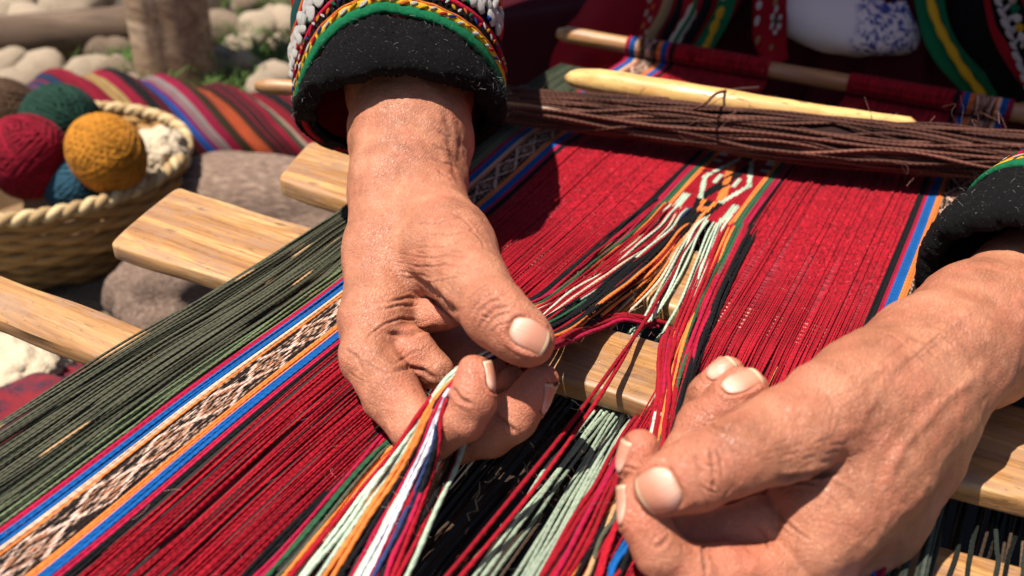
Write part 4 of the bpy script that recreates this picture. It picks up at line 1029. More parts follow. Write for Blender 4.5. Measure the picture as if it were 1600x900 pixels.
# ------------------------------------------------------------------ the weaver
def cv(px, py, d): return Dp(px, py, d)
def lerp(a, b, t): return a + (b - a) * t
person = empty('person', np.array([-.08, .93, 0.0]), 'weaver seated behind the loom in a red embroidered jacket, both hands parting the warp threads', 'person')
E1 = Dp(610, -330, .66); SH1 = np.array([-.25, .84, .54]); E2 = Dp(1980, 40, .56); SH2 = np.array([.10, .84, .54])
def cap3(a, b, ra, rb): return lambda P: sd_rcone(P, np.asarray(a, float), np.asarray(b, float), ra, rb)
def multi(fs, k):
    def f(P):
        d = fs[0](P)
        for q in fs[1:]: d = smin(d, q(P), k)
        return d
    return f
core = multi([cap3(Dp(640, 90, .462), E1, .030, .040), cap3(E1, SH1, .042, .052), cap3(Dp(1720, 345, .405), E2, .030, .040), cap3(E2, SH2, .042, .052),
              cap3((-.08, .99, .16), (-.08, .90, .48), .125, .115), cap3((-.20, .85, .53), (.04, .85, .53), .062, .062),
              cap3((-.15, .96, .13), (-.42, .80, .11), .085, .065), cap3((-.01, .96, .13), (.26, .80, .11), .085, .065),
              cap3((-.42, .80, .10), (-.12, .80, .05), .055, .04), cap3((.26, .80, .10), (-.04, .84, .05), .055, .04),
              cap3((-.10, .85, .54), (-.17, .76, .63), .050, .045)], .03)
def head(P):
    d = sd_ell(P, np.array([-.08, .92, .80]), np.array([.072, .090, .108]))
    d = smin(d, sd_ell(P, np.array([-.08, .868, .755]), np.array([.045, .035, .040])), .02)
    d = smin(d, sd_rcone(P, np.array([-.08, .835, .812]), np.array([-.08, .818, .785]), .008, .013), .008)     # nose
    for s in (-1, 1):
        d = smin(d, sd_ell(P, np.array([-.08 + s * .072, .93, .79]), np.array([.008, .018, .028])), .005)      # ears
        d = -smin(-d, sd_ell(P, np.array([-.08 + s * .030, .828, .815]), np.array([.017, .014, .010])), .008)  # eye sockets
        d = smin(d, sd_ell(P, np.array([-.08 + s * .030, .845, .815]), np.array([.012, .012, .010])), .002)
    d = smin(d, sd_ell(P, np.array([-.08, .838, .757]), np.array([.024, .012, .008])), .005)                   # mouth
    return d
HOFF = np.array([.10, .19, .09])
def body_all(P): return smin(core(P), head(P + HOFF), .012)
VB, FB = surface(body_all, (-.56, .52, -.0), (.50, 1.15, .93), .0075)
HB = dict(V=VB, F=FB, red=np.full(len(VB), .2), dark=np.zeros(len(VB)), wr=np.zeros(len(VB)), nv=np.zeros((0, 3)), nf=np.zeros((0, 4), int), nuv=np.zeros((0, 2)))
body = link('body', body_mesh('body', [HL, HR, HB]), person, [MSKIN, MNAIL])

def sleeve(name, path, radii, e_hint, nth=96, ns=70, folds=.0022, seed=0.0):
    """tube of cloth along path; returns the surface function S(theta, s, off) with s in metres from the cuff edge"""
    P = spline(path, 60); L = np.concatenate([[0], np.cumsum(np.linalg.norm(np.diff(P, axis=0), axis=1))])
    T = np.gradient(P, axis=0); T /= np.linalg.norm(T, axis=1)[:, None]
    e1 = np.cross(T, np.asarray(e_hint, float)); e1 /= np.linalg.norm(e1, axis=1)[:, None]; e2 = np.cross(T, e1)
    rs, rv = radii
    def Sf(th, s, off=0.0):
        th = np.asarray(th, float); s = np.asarray(s, float) + 0 * th; th = th + 0 * s
        c = np.stack([np.interp(s, L, P[:, k]) for k in range(3)], -1)
        a = np.stack([np.interp(s, L, e1[:, k]) for k in range(3)], -1); b = np.stack([np.interp(s, L, e2[:, k]) for k in range(3)], -1)
        r = np.interp(s, rs, rv) + off + folds * (np.sin(3 * th + 40 * s + seed) * .5 + .5 * np.sin(5 * th - 60 * s + 1 + seed)) * np.clip(s / .04, .25, 1)
        return c + r[..., None] * (np.cos(th)[..., None] * a + np.sin(th)[..., None] * b)
    return Sf, L[-1]
def grid_surf(name, Pf, nu, nv, mat, parent, closed_u=True, thick=.0016, Pin=None):
    """closed shell between outer surface Pf(u,v) and inner one"""
    u = np.linspace(0, 1, nu, endpoint=not closed_u); v = np.linspace(0, 1, nv)
    U, V = np.meshgrid(u, v, indexing='ij'); O = Pf(U, V); I = Pin(U, V)
    N = nu * nv; idx = np.arange(N).reshape(nu, nv); F = []
    iu = range(nu if closed_u else nu - 1)
    for i in iu:
        i2 = (i + 1) % nu
        for j in range(nv - 1):
            F.append((idx[i, j], idx[i2, j], idx[i2, j+1], idx[i, j+1])); F.append((N+idx[i, j], N+idx[i, j+1], N+idx[i2, j+1], N+idx[i2, j]))
        F.append((idx[i, 0], N+idx[i, 0], N+idx[i2, 0], idx[i2, 0])); F.append((idx[i, -1], idx[i2, -1], N+idx[i2, -1], N+idx[i, -1]))
    if not closed_u:
        for j in range(nv - 1):
            F.append((idx[0, j], idx[0, j+1], N+idx[0, j+1], N+idx[0, j])); F.append((idx[-1, j], N+idx[-1, j], N+idx[-1, j+1], idx[-1, j+1]))
    return link(name, mesh_np(name, np.concatenate([O.reshape(-1, 3), I.reshape(-1, 3)]), np.array(F), True), parent, mat)
TAU = 2 * np.pi
def band_ring(name, Sf, s0, s1, off, mat, parent, wave=0.0, nw=40, ns=5, bul=.0006, ph=0.0):
    def f(U, V):
        s = s0 + (s1 - s0) * V + wave * np.sin(U * TAU * nw + ph); return Sf(U * TAU, s, off + bul * np.sin(np.pi * V))
    def g(U, V):
        s = s0 + (s1 - s0) * V + wave * np.sin(U * TAU * nw + ph); return Sf(U * TAU, s, off - .0018)
    return grid_surf(name, f, 220, ns, mat, parent, True, Pin=g)
_blob = {}
def blob_mesh(kind, r=(1, .7, .55)):
    if kind not in _blob:
        bm = bmesh.new(); bmesh.ops.create_icosphere(bm, subdivisions=2, radius=1)
        for v in bm.verts:
            n = .12 * math.sin(v.co.x * 5 + v.co.y * 3) + .08 * math.sin(v.co.z * 7)
            v.co = Vector((v.co.x * r[0], v.co.y * r[1], v.co.z * r[2])) * (1 + n)
        me = bpy.data.meshes.new(kind); bm.to_mesh(me); bm.free(); me.polygons.foreach_set('use_smooth', [True] * len(me.polygons)); _blob[kind] = me
    return _blob[kind]
def place(name, me, P, ax, nrm, sc, parent, mat=None):
    key = me.name + (mat.name if mat else '')
    if key not in _blob:
        m2 = me.copy(); m2.materials.clear(); m2.materials.append(mat); _blob[key] = m2
    o = bpy.data.objects.new(name, _blob[key]); C.objects.link(o)
    x = Vector(ax).normalized(); z = Vector(nrm).normalized(); y = z.cross(x).normalized(); x = y.cross(z)
    M = Matrix((x, y, z)).transposed().to_4x4(); M.translation = Vector(P)
    M = M @ Matrix.Diagonal((float(sc[0]) * rng.uniform(.8, 1.15), float(sc[1]) * rng.uniform(.75, 1.15), float(sc[2]) * rng.uniform(.7, 1.1), 1))
    o.parent = parent; o.matrix_parent_inverse = person.matrix_world.inverted() if parent is None else Matrix.Identity(4)
    o.matrix_basis = M; return o
def dress_sleeve(Sf0, Ltot, th_cam, nbead, cuff=.040, seed=0, slant=0.0, th_s=0.0):
    """main cloth, rolled black cuff, trims and beads; slant makes the cuff deeper towards the viewer than at the sides"""
    x0 = project(Sf0(np.array([th_cam - .5, th_cam + .5]), .01))[0]; sg = 1.0 if x0[1] > x0[0] else -1.0
    def gth(th):
        if not slant: return 1.0 + 0 * np.asarray(th, float)
        a = (np.asarray(th, float) - th_cam + np.pi) % TAU - np.pi; a = np.degrees(a * sg)
        return np.interp(a, [-180, -80, -56, -32, -15, 4, 30, 45, 65, 85, 180], [.14, .14, .17, .58, .82, 1, .86, .72, .56, .42, .14])
    def Sf(th, s, off=0.0): return Sf0(th, np.asarray(s, float) - cuff * (1 - gth(th)), off)
    root = grid_surf('jacket_sleeve', lambda U, V: Sf(U*TAU, cuff-.004 + V*(Ltot-cuff)), 96, 60, MREDW, person, True, Pin=lambda U, V: Sf(U*TAU, cuff-.004 + V*(Ltot-cuff), -.003))
    root.matrix_parent_inverse = Matrix.Translation(person.location).inverted()
    # cuff: a thick rolled edge, section runs out, round the lip, and back inside
    prof = [(cuff, .0005), (cuff*.75, .0022), (cuff*.45, .0030), (.008, .0030), (.003, .0018), (.0004, -.0008), (.0002, -.0036), (.002, -.0062), (.010, -.0072), (.030, -.0070), (cuff, -.0060)]
    ps = spline([(a, b, 0) for a, b in prof], 40)
    nu = 240; U = np.linspace(0, 1, nu, endpoint=False); V = []
    for q in ps:
        w = .0007 * np.sin(U * TAU * 7 + q[0] * 90 + seed) + .0005 * np.sin(U * TAU * 17 + 2 * seed) + .0004 * rng.normal(size=nu)
        V.append(Sf0(U * TAU, q[0] * (gth(U * TAU) if q[0] > .001 else 1) + w, q[1] + w * .6))
    V = np.array(V).transpose(1, 0, 2); K = len(ps); idx = np.arange(nu * K).reshape(nu, K); F = []
    for i in range(nu):
        for j in range(K): F.append((idx[i, j], idx[(i+1) % nu, j], idx[(i+1) % nu, (j+1) % K], idx[i, (j+1) % K]))
    link('cuff', mesh_np('cuff', V.reshape(-1, 3), np.array(F)), root, MBLKW)
    c = cuff
    band_ring('trim_band', Sf, c - .001, c + .0045, .0022, MGRNW, root, .0002, 60)
    band_ring('trim_band', Sf, c + .0045, c + .0082, .0020, MYELW, root, .0003, 46)
    band_ring('trim_band', Sf, c + .0082, c + .0098, .0018, MORGW, root, .0002, 30)
    band_ring('trim_band', Sf, c + .0098, c + .0150, .0010, MBLKW, root)
    band_ring('trim_band', Sf, c + .0150, c + .0174, .0020, MPNKW, root)
    band_ring('trim_band', Sf, c + .0174, c + .0350, .0008, MBLKW, root)
    band_ring('trim_band', Sf, c + .0350, c + .0368, .0018, MPNKW, root)
    band_ring('trim_band', Sf, c + .0368, c + .0386, .0018, MORGW, root)
    band_ring('trim_band', Sf, c + .0386, c + .0480, .0010, MTEAL, root)
    me = blob_mesh('stitch')
    def on(th, s, off=.0022):
        p = Sf(th, s, off); q = Sf(th + .02, s, off); w = Sf(th, s + .001, off); n = np.cross(q - p, w - p); n /= np.linalg.norm(n) + 1e-12
        if n @ (p - Sf(th, s, off - .01)) < 0: n = -n
        return p, (q - p), n, (w - p)
    def bead(th, s, sc, mat, tilt=0.0, nm='bead'):
        p, t, n, w = on(th, s, .0030); t = t / np.linalg.norm(t) * math.cos(tilt) + w / np.linalg.norm(w) * math.sin(tilt); place(nm, me, p, t, n, sc, root, mat)
    # white stitched flowers, joined petals in two staggered rows
    for k in range(nbead):
        th = th_cam + (k - nbead / 2) * (2.75 / nbead); z = (k % 2)
        bead(th + .02 * rng.normal(), c + .0215 + .0085 * z, (.0046, .0042, .0028), MWHTW, (1.0 if z else -1.0) + .3 * rng.normal())
        bead(th + .02, c + .0262 + .0006 * rng.normal(), (.0040, .0032, .0026), MWHTW, (-.8 if z else .8) + .4 * rng.normal())
        if k % 2 == 0: bead(th + .05, c + .0315, (.0026, .0026, .0020), MWHTW, .3)
        if k % 2 == 1: bead(th - .04, c + .0262, (.0024, .0022, .0022), (MORGW, MGRNW, MPNKW, MYELW)[k % 4])
        if k % 4 == 3: bead(th + .04, c + .0200, (.0021, .0021, .0020), (MBLUW, MPNKW, MGRNW)[k % 3])
    for k in range(34):
        th = th_cam + (k - 17) * .085
        bead(th, c + .0055 + .001 * (k % 2), (.0024, .0012, .0010), (MWHTW, MYELW, MWHTW, MPNKW, MBLUW, MWHTW, MORGW)[k % 7], .5, 'stitch')
    for k in range(64):
        th = th_cam + (k - 32) * .058
        bead(th, c + .0122 + .0014 * ((k // 2) % 2), (.0017, .0010, .0008), (MPNKW, MWHTW, MBLUW, MYELW, MGRNW, MWHTW, MORGW)[(k * 5) % 7], .9 if k % 2 else -.9, 'stitch')
    # fuzz and lint standing off the cuff
    Ph = []
    for _ in range(700):
        th = th_cam + rng.uniform(-1.9, 1.9); s = rng.uniform(0, c); p, t, n, w = on(th, s + cuff * (1 - gth(th)) * (1 - s / cuff), .0026 if s > .004 else .0012)
        a = rng.normal(size=3); d = n * rng.uniform(.0004, .0012) + a * .0006; d2 = rng.normal(size=3) * .0005
        Ph.append(spline([p - n * .0004, p + d * .6, p + d + d2, p + d * 1.2 + d2 * 2.2], 7))
    o = tube_obj('lint', np.array(Ph), np.full((len(Ph), 7), .00006), np.where(rng.random((len(Ph), 1)) < .16, np.array([[.35, .33, .33]]), np.array([[.03, .027, .03]])), root, sides=3); o['kind'] = 'stuff'
    return root
# sleeve on the left of the picture: opening round the forearm, running up to the elbow and shoulder
SF1, LT1 = sleeve('s', [Dp(626, 189, .441), Dp(624, 100, .449), Dp(620, 0, .461), Dp(612, -140, .51), E1 + np.array([0, 0, .01]), lerp(E1, SH1, .5), SH1], ([0, .01, .05, .12, .25, .5], [.0490, .0500, .0515, .054, .062, .075]), (0, 0, 1), seed=.4)
SF2, LT2 = sleeve('s', [Dp(1592, 488, .350), Dp(1668, 408, .369), Dp(1790, 320, .400), Dp(1910, 200, .46), E2 + np.array([0, 0, .01]), lerp(E2, SH2, .5), SH2], ([0, .01, .05, .12, .25, .5], [.0425, .0435, .0455, .050, .060, .075]), (0, 0, 1), seed=2.0)
def th_towards(Sf, s=.02):
    th = np.linspace(0, TAU, 73)[:-1]; d = [depth_of(Sf(a, s)) for a in th]; return th[int(np.argmin(d))]
SL1 = dress_sleeve(SF1, LT1, th_towards(SF1), 44, .030, 0, .76, .12); SL2 = dress_sleeve(SF2, LT2, th_towards(SF2), 36, .036, 1.3)

# torso clothing: blouse, jacket fronts with their bands, skirt
def sheet(name, ctrl, nu, nv, mat, parent, thick=.002, noise=0.0):
    """smooth sheet through a grid of control points (rows along v), with real thickness"""
    G = np.array(ctrl, float)
    rows = [spline(r, nu) for r in G]; A = np.array([spline([rows[k][i] for k in range(len(rows))], nv) for i in range(nu)])
    du = np.gradient(A, axis=0); dv = np.gradient(A, axis=1); n = np.cross(du, dv); n /= np.linalg.norm(n, axis=2, keepdims=True) + 1e-9
    if np.mean(np.einsum('ijk,ijk->ij', n, CAM - A)) < 0: n = -n
    if noise: A = A + n * (noise * vnoise((A * 38).reshape(-1, 3), 8)).reshape(nu, nv, 1)
    B = A - n * thick
    o = grid_surf(name, lambda U, V: A, nu, nv, mat, parent, False, Pin=lambda U, V: B)
    if parent is person: o.matrix_parent_inverse = Matrix.Translation(person.location).inverted()
    return o, A, n
mat_o, _, _ = sheet('shade_mat', [[(-.58, -.15, .004), (-.1, -.15, .006), (.5, -.15, .004)], [(-.58, .15, .006), (-.1, .15, .004), (.5, .15, .006)], [(-.62, .50, .004), (-.1, .42, .006), (.5, .42, .004)], [(-.60, .78, .005), (-.1, .72, .004), (.5, .72, .006)]], 30, 30, plain('shade_mat_black', (.010, .007, .006), .95, 400), None, .003, .002)  # added near-black sheet, stands for the shade under the parted warp
tag(mat_o, 'near-black mat added under the loom to stand for shade, seen through the parted warp', 'mat')
blouse, _, _ = sheet('blouse', [[Dp(1170, -160, .82), Dp(1290, -160, .79), Dp(1400, -160, .78), Dp(1520, -160, .80)],
                                [Dp(1175, -50, .80), Dp(1290, -50, .755), Dp(1400, -50, .745), Dp(1520, -50, .77)],
                                [Dp(1180, 20, .79), Dp(1290, 40, .735), Dp(1400, 50, .725), Dp(1520, 40, .75)],
                                [Dp(1185, 40, .81), Dp(1290, 78, .755), Dp(1400, 86, .745), Dp(1520, 70, .77)],
                                [Dp(1185, 20, .88), Dp(1290, 72, .82), Dp(1400, 82, .82), Dp(1520, 60, .84)]], 60, 60, MSHIRT, person, .002, .004)
jl, JA, JN = sheet('jacket_front', [[Dp(930, -150, .90), Dp(1060, -150, .82), Dp(1130, -150, .79), Dp(1175, -150, .80)],
                                [Dp(925, -10, .86), Dp(1040, -10, .78), Dp(1110, -10, .76), Dp(1160, -10, .78)],
                                [Dp(910, 50, .85), Dp(1010, 55, .765), Dp(1080, 60, .75), Dp(1125, 60, .77)],
                                [Dp(900, 92, .84), Dp(985, 98, .76), Dp(1040, 98, .745), Dp(1095, 96, .77)]], 50, 50, MREDW, person, .003, .003)
jr, JB, JM = sheet('jacket_front', [[Dp(1420, -150, .78), Dp(1490, -150, .74), Dp(1600, -150, .70), Dp(1760, -150, .72)],
                                [Dp(1432, 0, .75), Dp(1500, 0, .71), Dp(1590, 0, .67), Dp(1720, 0, .68)],
                                [Dp(1462, 80, .74), Dp(1530, 80, .70), Dp(1610, 70, .655), Dp(1720, 60, .66)],
                                [Dp(1530, 158, .74), Dp(1585, 160, .70), Dp(1650, 150, .65), Dp(1740, 140, .65)]], 50, 50, MBLKW, person, .003, .002)
def ribbon(name, pts, w, mat, parent, up=.0015, n=60, thick=.0015, edge=0.0):
    P = spline(pts, n); T = np.gradient(P, axis=0); T /= np.linalg.norm(T, axis=1)[:, None]
    nr = CAM - P; nr /= np.linalg.norm(nr, axis=1)[:, None]; s = np.cross(T, nr); s /= np.linalg.norm(s, axis=1)[:, None]; nr = np.cross(s, T)
    ww = w / 2 * (1 + edge * np.sin(np.linspace(0, 60, n)))
    q = np.array([-1, -.6, 0, .6, 1]); bul = np.array([-.001, .0002, .0008, .0002, -.001])
    A = P[:, None] + s[:, None] * (q[None, :] * ww[:, None])[..., None] + nr[:, None] * (bul + up)[None, :, None]
    B = A - nr[:, None] * (thick + .002)
    return grid_surf(name, lambda U, V: A, n, 5, mat, parent, False, Pin=lambda U, V: B)
def rb(px0, d0): return [Dp(x, y, d) for (x, y), d in zip(px0, d0)]
dl = [.800, .772, .752, .748]; 
for cx, w, mt in ((-6, .0050, MCRMW), (-3, .0030, MGLDW)): pass
ribbon('trim_band', rb([(1048, -150), (1046, -10), (1018, 55), (1000, 92)], [.812, .772, .757, .752]), .0085, MGLDW, jl)
ribbon('trim_band', rb([(1066, -150), (1066, -10), (1040, 55), (1018, 96)], [.806, .768, .752, .748]), .0070, MBLKW, jl)
ribbon('trim_band', rb([(1092, -150), (1090, -10), (1060, 55), (1034, 97)], [.797, .763, .749, .746]), .0090, MCRMW, jl, edge=.12)
ribbon('trim_band', rb([(1092, -150), (1090, -10), (1060, 55), (1034, 97)], [.795, .761, .747, .744]), .0035, MGRNW, jl)
ribbon('trim_band', rb([(1112, -150), (1108, -10), (1078, 58), (1052, 98)], [.790, .758, .747, .745]), .0080, MBLKW, jl)
ribbon('trim_band', rb([(1142, -150), (1138, -10), (1108, 60), (1078, 98)], [.788, .760, .752, .752]), .0150, MGRNW, jl)
for k, (x, y) in enumerate([(1134, -14), (1125, 20), (1116, 42), (1108, 63), (1100, 78)]):
    place('stitch', blob_mesh('stitch'), Dp(x, y, .742 + .0 * k), R @ np.array([.4, 1, 0]), CAM - Dp(x, y, .75), (.0070, .0048, .003), jl, MYELW if k else MCRMW)
for k in range(12): place('stitch', blob_mesh('stitch'), Dp(1020 - k * 2.5 + 8 * (k % 2), -20 + k * 10, .752), R @ np.array([.4, 1, 0]), CAM - Dp(1020, 20, .75), (.0030, .0022, .002), jl, MCRMW if k % 3 else MORGW)
ribbon('trim_band', rb([(1436, -150), (1452, 0), (1478, 80), (1550, 156)], [.745, .716, .708, .716]), .0210, MGRNW, jr)
ribbon('trim_band', rb([(1440, -150), (1454, 0), (1490, 84), (1536, 150)], [.738, .709, .701, .709]), .0062, MYELW, jr, up=.003, edge=.15)
ribbon('trim_band', rb([(1494, -150), (1510, 0), (1546, 80), (1606, 158)], [.742, .712, .700, .700]), .0090, MCRMW, jr, edge=.12)
ribbon('trim_band', rb([(1494, -150), (1510, 0), (1546, 80), (1606, 158)], [.739, .709, .697, .697]), .0035, MGRNW, jr)
ribbon('trim_band', rb([(1575, -150), (1585, 0), (1618, 80), (1680, 150)], [.705, .675, .660, .655]), .0400, MREDW, jr)
for k in range(26):
    x = 1548 + k * 2.9 + (10 if k % 2 else 0); y = -30 + k * 8.5
    p = Dp(x, y, .664 - .0002 * k); place('bead', blob_mesh('stitch'), p, R @ np.array([1 if k % 2 else -.8, 1, 0]), CAM - p, (.0052, .0030, .0028), jr, MWHTW)
for k in range(14):
    p = Dp(1578 + k * 4, -16 + k * 15, .658); place('bead', blob_mesh('stitch'), p, R @ np.array([.6, -1, 0]), CAM - p, (.0042, .0042, .003), jr, (MWHTW, MCRMW, MGRNW, MWHTW, MYELW)[k % 5])
# patterned sash end hanging between blouse and jacket
sa, _, _ = sheet('sash_end', [[Dp(1178, -60, .77), Dp(1205, -60, .762), Dp(1232, -60, .77)], [Dp(1176, 0, .765), Dp(1204, 0, .757), Dp(1230, 0, .765)],
                 [Dp(1176, 60, .755), Dp(1204, 62, .747), Dp(1230, 60, .755)], [Dp(1190, 92, .75), Dp(1212, 102, .742), Dp(1232, 92, .75)]], 14, 30, MREDW, person, .003, .001)
for k, (x, y, r, mt) in enumerate([(1186, 8, .004, MWHTW), (1183, 32, .004, MWHTW), (1212, 2, .004, MGLDW), (1213, 14, .0035, MWHTW), (1207, 26, .003, MWHTW), (1219, 27, .003, MWHTW), (1206, 40, .003, MWHTW), (1217, 41, .003, MWHTW), (1211, 50, .003, MWHTW), (1212, 33, .0035, MGRNW), (1184, 62, .004, MGLDW), (1205, 74, .003, MGLDW)]):
    p = Dp(x, y, .744 + .00 * k); place('stitch', blob_mesh('stitch'), p, R @ np.array([.3, 1, 0]), CAM - p, (r, r * .8, .002), sa, mt)
# skirt spread over the crossed legs and out to the left, a red fold of the jacket hem catching the sun
def skirt_f(P):
    d = multi([cap3((-.15, .93, .14), (-.46, .80, .13), .115, .10), cap3((-.01, .93, .14), (.28, .80, .13), .115, .10), cap3((-.08, .96, .16), (-.08, .97, .38), .165, .150),
               cap3((-.40, .80, .07), (.22, .80, .07), .09, .09), cap3((-.46, .80, .10), (-.52, .95, .04), .09, .07)], .05)(P)
    a = np.arctan2(P[:, 1] - .95, P[:, 0] + .08)
    return d + .006 * np.sin(a * 26 + P[:, 2] * 14) + .004 * np.sin(a * 47)
VS, FS = surface(skirt_f, (-.70, .58, -.02), (.46, 1.22, .58), .008)
o = link('skirt', mesh_np('skirt', VS, FS), person, MSKIRT)
def coat_f(P):
    d = multi([cap3((-.08, .99, .36), (-.08, .92, .49), .145, .130), cap3((-.21, .86, .53), (.06, .86, .53), .075, .075)], .05)(P); return d + .004 * np.sin(P[:, 0] * 90 + P[:, 2] * 20)
VS, FS = surface(coat_f, (-.40, .72, .16), (.28, 1.2, .74), .008); link('jacket_back', mesh_np('jacket_back', VS, FS), person, MREDW)
sheet('jacket_hem', [[Dp(925, -90, .86), Dp(960, -90, .84), Dp(1020, -90, .85)], [Dp(918, -10, .83), Dp(960, -10, .80), Dp(1022, -10, .80)], [Dp(884, 48, .80), Dp(950, 50, .775), Dp(1012, 44, .78)], [Dp(858, 104, .79), Dp(905, 108, .765), Dp(975, 98, .765)]], 30, 30, MREDW, person, .004, .006)
# hair, and an unseen hat added with its brim placed to shade rod and chest
def hair_f(P):
    P = P + HOFF
    d = sd_ell(P, np.array([-.08, .945, .82]), np.array([.082, .092, .105])); d = smin(d, sd_rcone(P, np.array([-.13, 1.0, .74]), np.array([-.15, 1.02, .45]), .024, .014), .02)
    d = smin(d, sd_rcone(P, np.array([-.03, 1.0, .74]), np.array([-.01, 1.02, .45]), .024, .014), .02); return np.maximum(d, -(P[:, 1] - .885))
VS, FS = surface(hair_f, (-.32, .62, .32), (-.04, .94, .88), .006); link('hair', mesh_np('hair', VS, FS), person, plain('dark_hair', (.012, .009, .008), .5, 300))
hp = [(.226, .872), (.224, .877), (.10, .884), (.082, .892), (.078, .93), (.066, .965), (.03, .985), (.001, .988)]
V = []; F = []
for r_, z_ in hp:
    for k in range(48): a = TAU * k / 48; V.append((-.225 + r_ * math.cos(a), .702 + r_ * math.sin(a), z_ - .088))
for i in range(len(hp) - 1):
    for k in range(48): F.append((i*48+k, i*48+(k+1) % 48, (i+1)*48+(k+1) % 48, (i+1)*48+k))
link('shade_hat', mesh_np('shade_hat', V, F), person, wool('shade_hat_felt', (.10, .05, .025)))
for ch in list(person.children): 
    ch.matrix_parent_inverse = Matrix.Translation(person.location).inverted()

# ------------------------------------------------------------------ the yard behind
mg, nt_, p_ = new_mat('dirt'); oc_ = tex_coord(nt_)
g1 = noise_n(nt_, oc_, 9, 8, .65); g2 = noise_n(nt_, oc_, 60, 5, .7); g3 = noise_n(nt_, oc_, 2.2, 3, .5)
c_ = ramp(nt_, g1, [(.3, (.06, .038, .024)), (.5, (.13, .088, .055)), (.7, (.24, .17, .11))])
c_ = mixc(nt_, ramp(nt_, g2, [(.5, (0,0,0)), (.68, (.7,.7,.7))]), c_, (.34, .26, .18)); c_ = mixc(nt_, ramp(nt_, g3, [(.5, (0,0,0)), (.62, (.55,.55,.55))]), c_, (.09, .11, .04))
lk(nt_, c_, p_.inputs['Base Color']); p_.inputs['Roughness'].default_value = .95; lk(nt_, bump(nt_, g2, .8, .008), p_.inputs['Normal'])
nx = 120; xs = np.concatenate([-np.geomspace(40, 2.2, 14), np.linspace(-2.1, 1.2, 90), np.geomspace(1.3, 40, 14)]); ys = np.concatenate([-np.geomspace(40, .3, 14), np.linspace(-.25, 3.2, 90), np.geomspace(3.3, 60, 14)])
X_, Y_ = np.meshgrid(xs, ys, indexing='ij'); Z_ = .010 * vnoise(np.stack([X_.ravel() * 6, Y_.ravel() * 6, 0 * X_.ravel()], 1), 4).reshape(X_.shape) + .004 * vnoise(np.stack([X_.ravel() * 22, Y_.ravel() * 22, 0 * X_.ravel()], 1), 9).reshape(X_.shape) - .010
idx = np.arange(X_.size).reshape(X_.shape); F = np.stack([idx[:-1, :-1], idx[1:, :-1], idx[1:, 1:], idx[:-1, 1:]], -1).reshape(-1, 4)
tag(link('ground', mesh_np('ground', np.stack([X_, Y_, Z_], -1).reshape(-1, 3), F), None, mg), kind='structure')
def stone_mat(name, a, b, c, sc=30):
    m, nt, p = new_mat(name); oc = tex_coord(nt); n = noise_n(nt, oc, sc, 7, .65); n2 = noise_n(nt, oc, sc * 7, 4, .6)
    k = ramp(nt, n, [(.3, a), (.52, b), (.7, c)]); k = mixc(nt, ramp(nt, n2, [(.3, (.5,.5,.5)), (.5, (0,0,0))]), k, tuple(x * .4 for x in a))
    lk(nt, k, p.inputs['Base Color']); p.inputs['Roughness'].default_value = .9; lk(nt, bump(nt, n, .8, .006), p.inputs['Normal']); return m
MST = [stone_mat('pale_stone', (.28, .20, .13), (.46, .35, .245), (.62, .50, .37)), stone_mat('tan_stone', (.13, .085, .055), (.26, .18, .12), (.40, .30, .21)), stone_mat('shaded_stone', (.05, .04, .03), (.10, .08, .06), (.17, .14, .11))]  # darkest stone carries the shade of the upper rubble in its colour
MBOULD = stone_mat('pink_rock', (.09, .052, .036), (.20, .125, .09), (.34, .24, .175), 14)
def rock_mesh(seed, sub=3, rough=.25, flat=1.0):
    bm = bmesh.new(); bmesh.ops.create_icosphere(bm, subdivisions=sub, radius=1); co = np.array([v.co[:] for v in bm.verts])
    d = 1 + rough * vnoise(co * 1.3 + seed * 9.7, seed) + rough * .4 * vnoise(co * 3.1 + seed * 3.3, seed + 1) + rough * .12 * vnoise(co * 9, seed + 2)
    for v, k in zip(bm.verts, d): v.co = Vector((v.co.x * k, v.co.y * k, v.co.z * k * flat))
    me = bpy.data.meshes.new('stone'); bm.to_mesh(me); bm.free(); me.polygons.foreach_set('use_smooth', [True] * len(me.polygons)); return me
def rock(name, me, loc, sc, rz, mat, label, cat='stone', group=None):
    m2 = me.copy(); m2.materials.clear(); m2.materials.append(mat); o = bpy.data.objects.new(name, m2); C.objects.link(o)
    o.location = loc; o.scale = sc; o.rotation_euler = (rng.uniform(-.2, .2), rng.uniform(-.2, .2), rz); return tag(o, label, cat, group)
rms = [rock_mesh(k) for k in range(6)]
rock('boulder', rock_mesh(21, 4, .22), Gp(415, 322, .020), (.135, .075, .045), .45, MBOULD, 'broad flat pinkish boulder under the loom behind the ends of the two upper bars', 'boulder')
rock('boulder', rock_mesh(33, 4, .30), Gp(262, 468, .022), (.048, .040, .040), 1.0, MBOULD, 'small pitted reddish rock beneath the end of the wide loom sword', 'boulder')
k = 0
spots = [(15, 95, .034), (70, 105, .040), (140, 104, .036), (185, 102, .032), (30, 120, .03), (110, 125, .026), (0, 60, .04), (60, 40, .055), (120, 45, .045), (170, 60, .045), (210, 40, .035),
         (352, 32, .042), (405, 40, .045), (450, 35, .045), (380, 90, .03), (340, 95, .028), (440, 110, .035), (470, 70, .03), (200, 125, .022), (20, 15, .05), (110, 5, .06), (380, -10, .05), (455, -20, .05), (-60, 60, .06), (-80, 110, .05), (415, 130, .03), (50, 150, .03), (75, 155, .02)]
spots += [(rng.uniform(-60, 225) if q % 2 else rng.uniform(335, 520), rng.uniform(-10, 135), rng.uniform(.018, .032)) for q in range(34)]
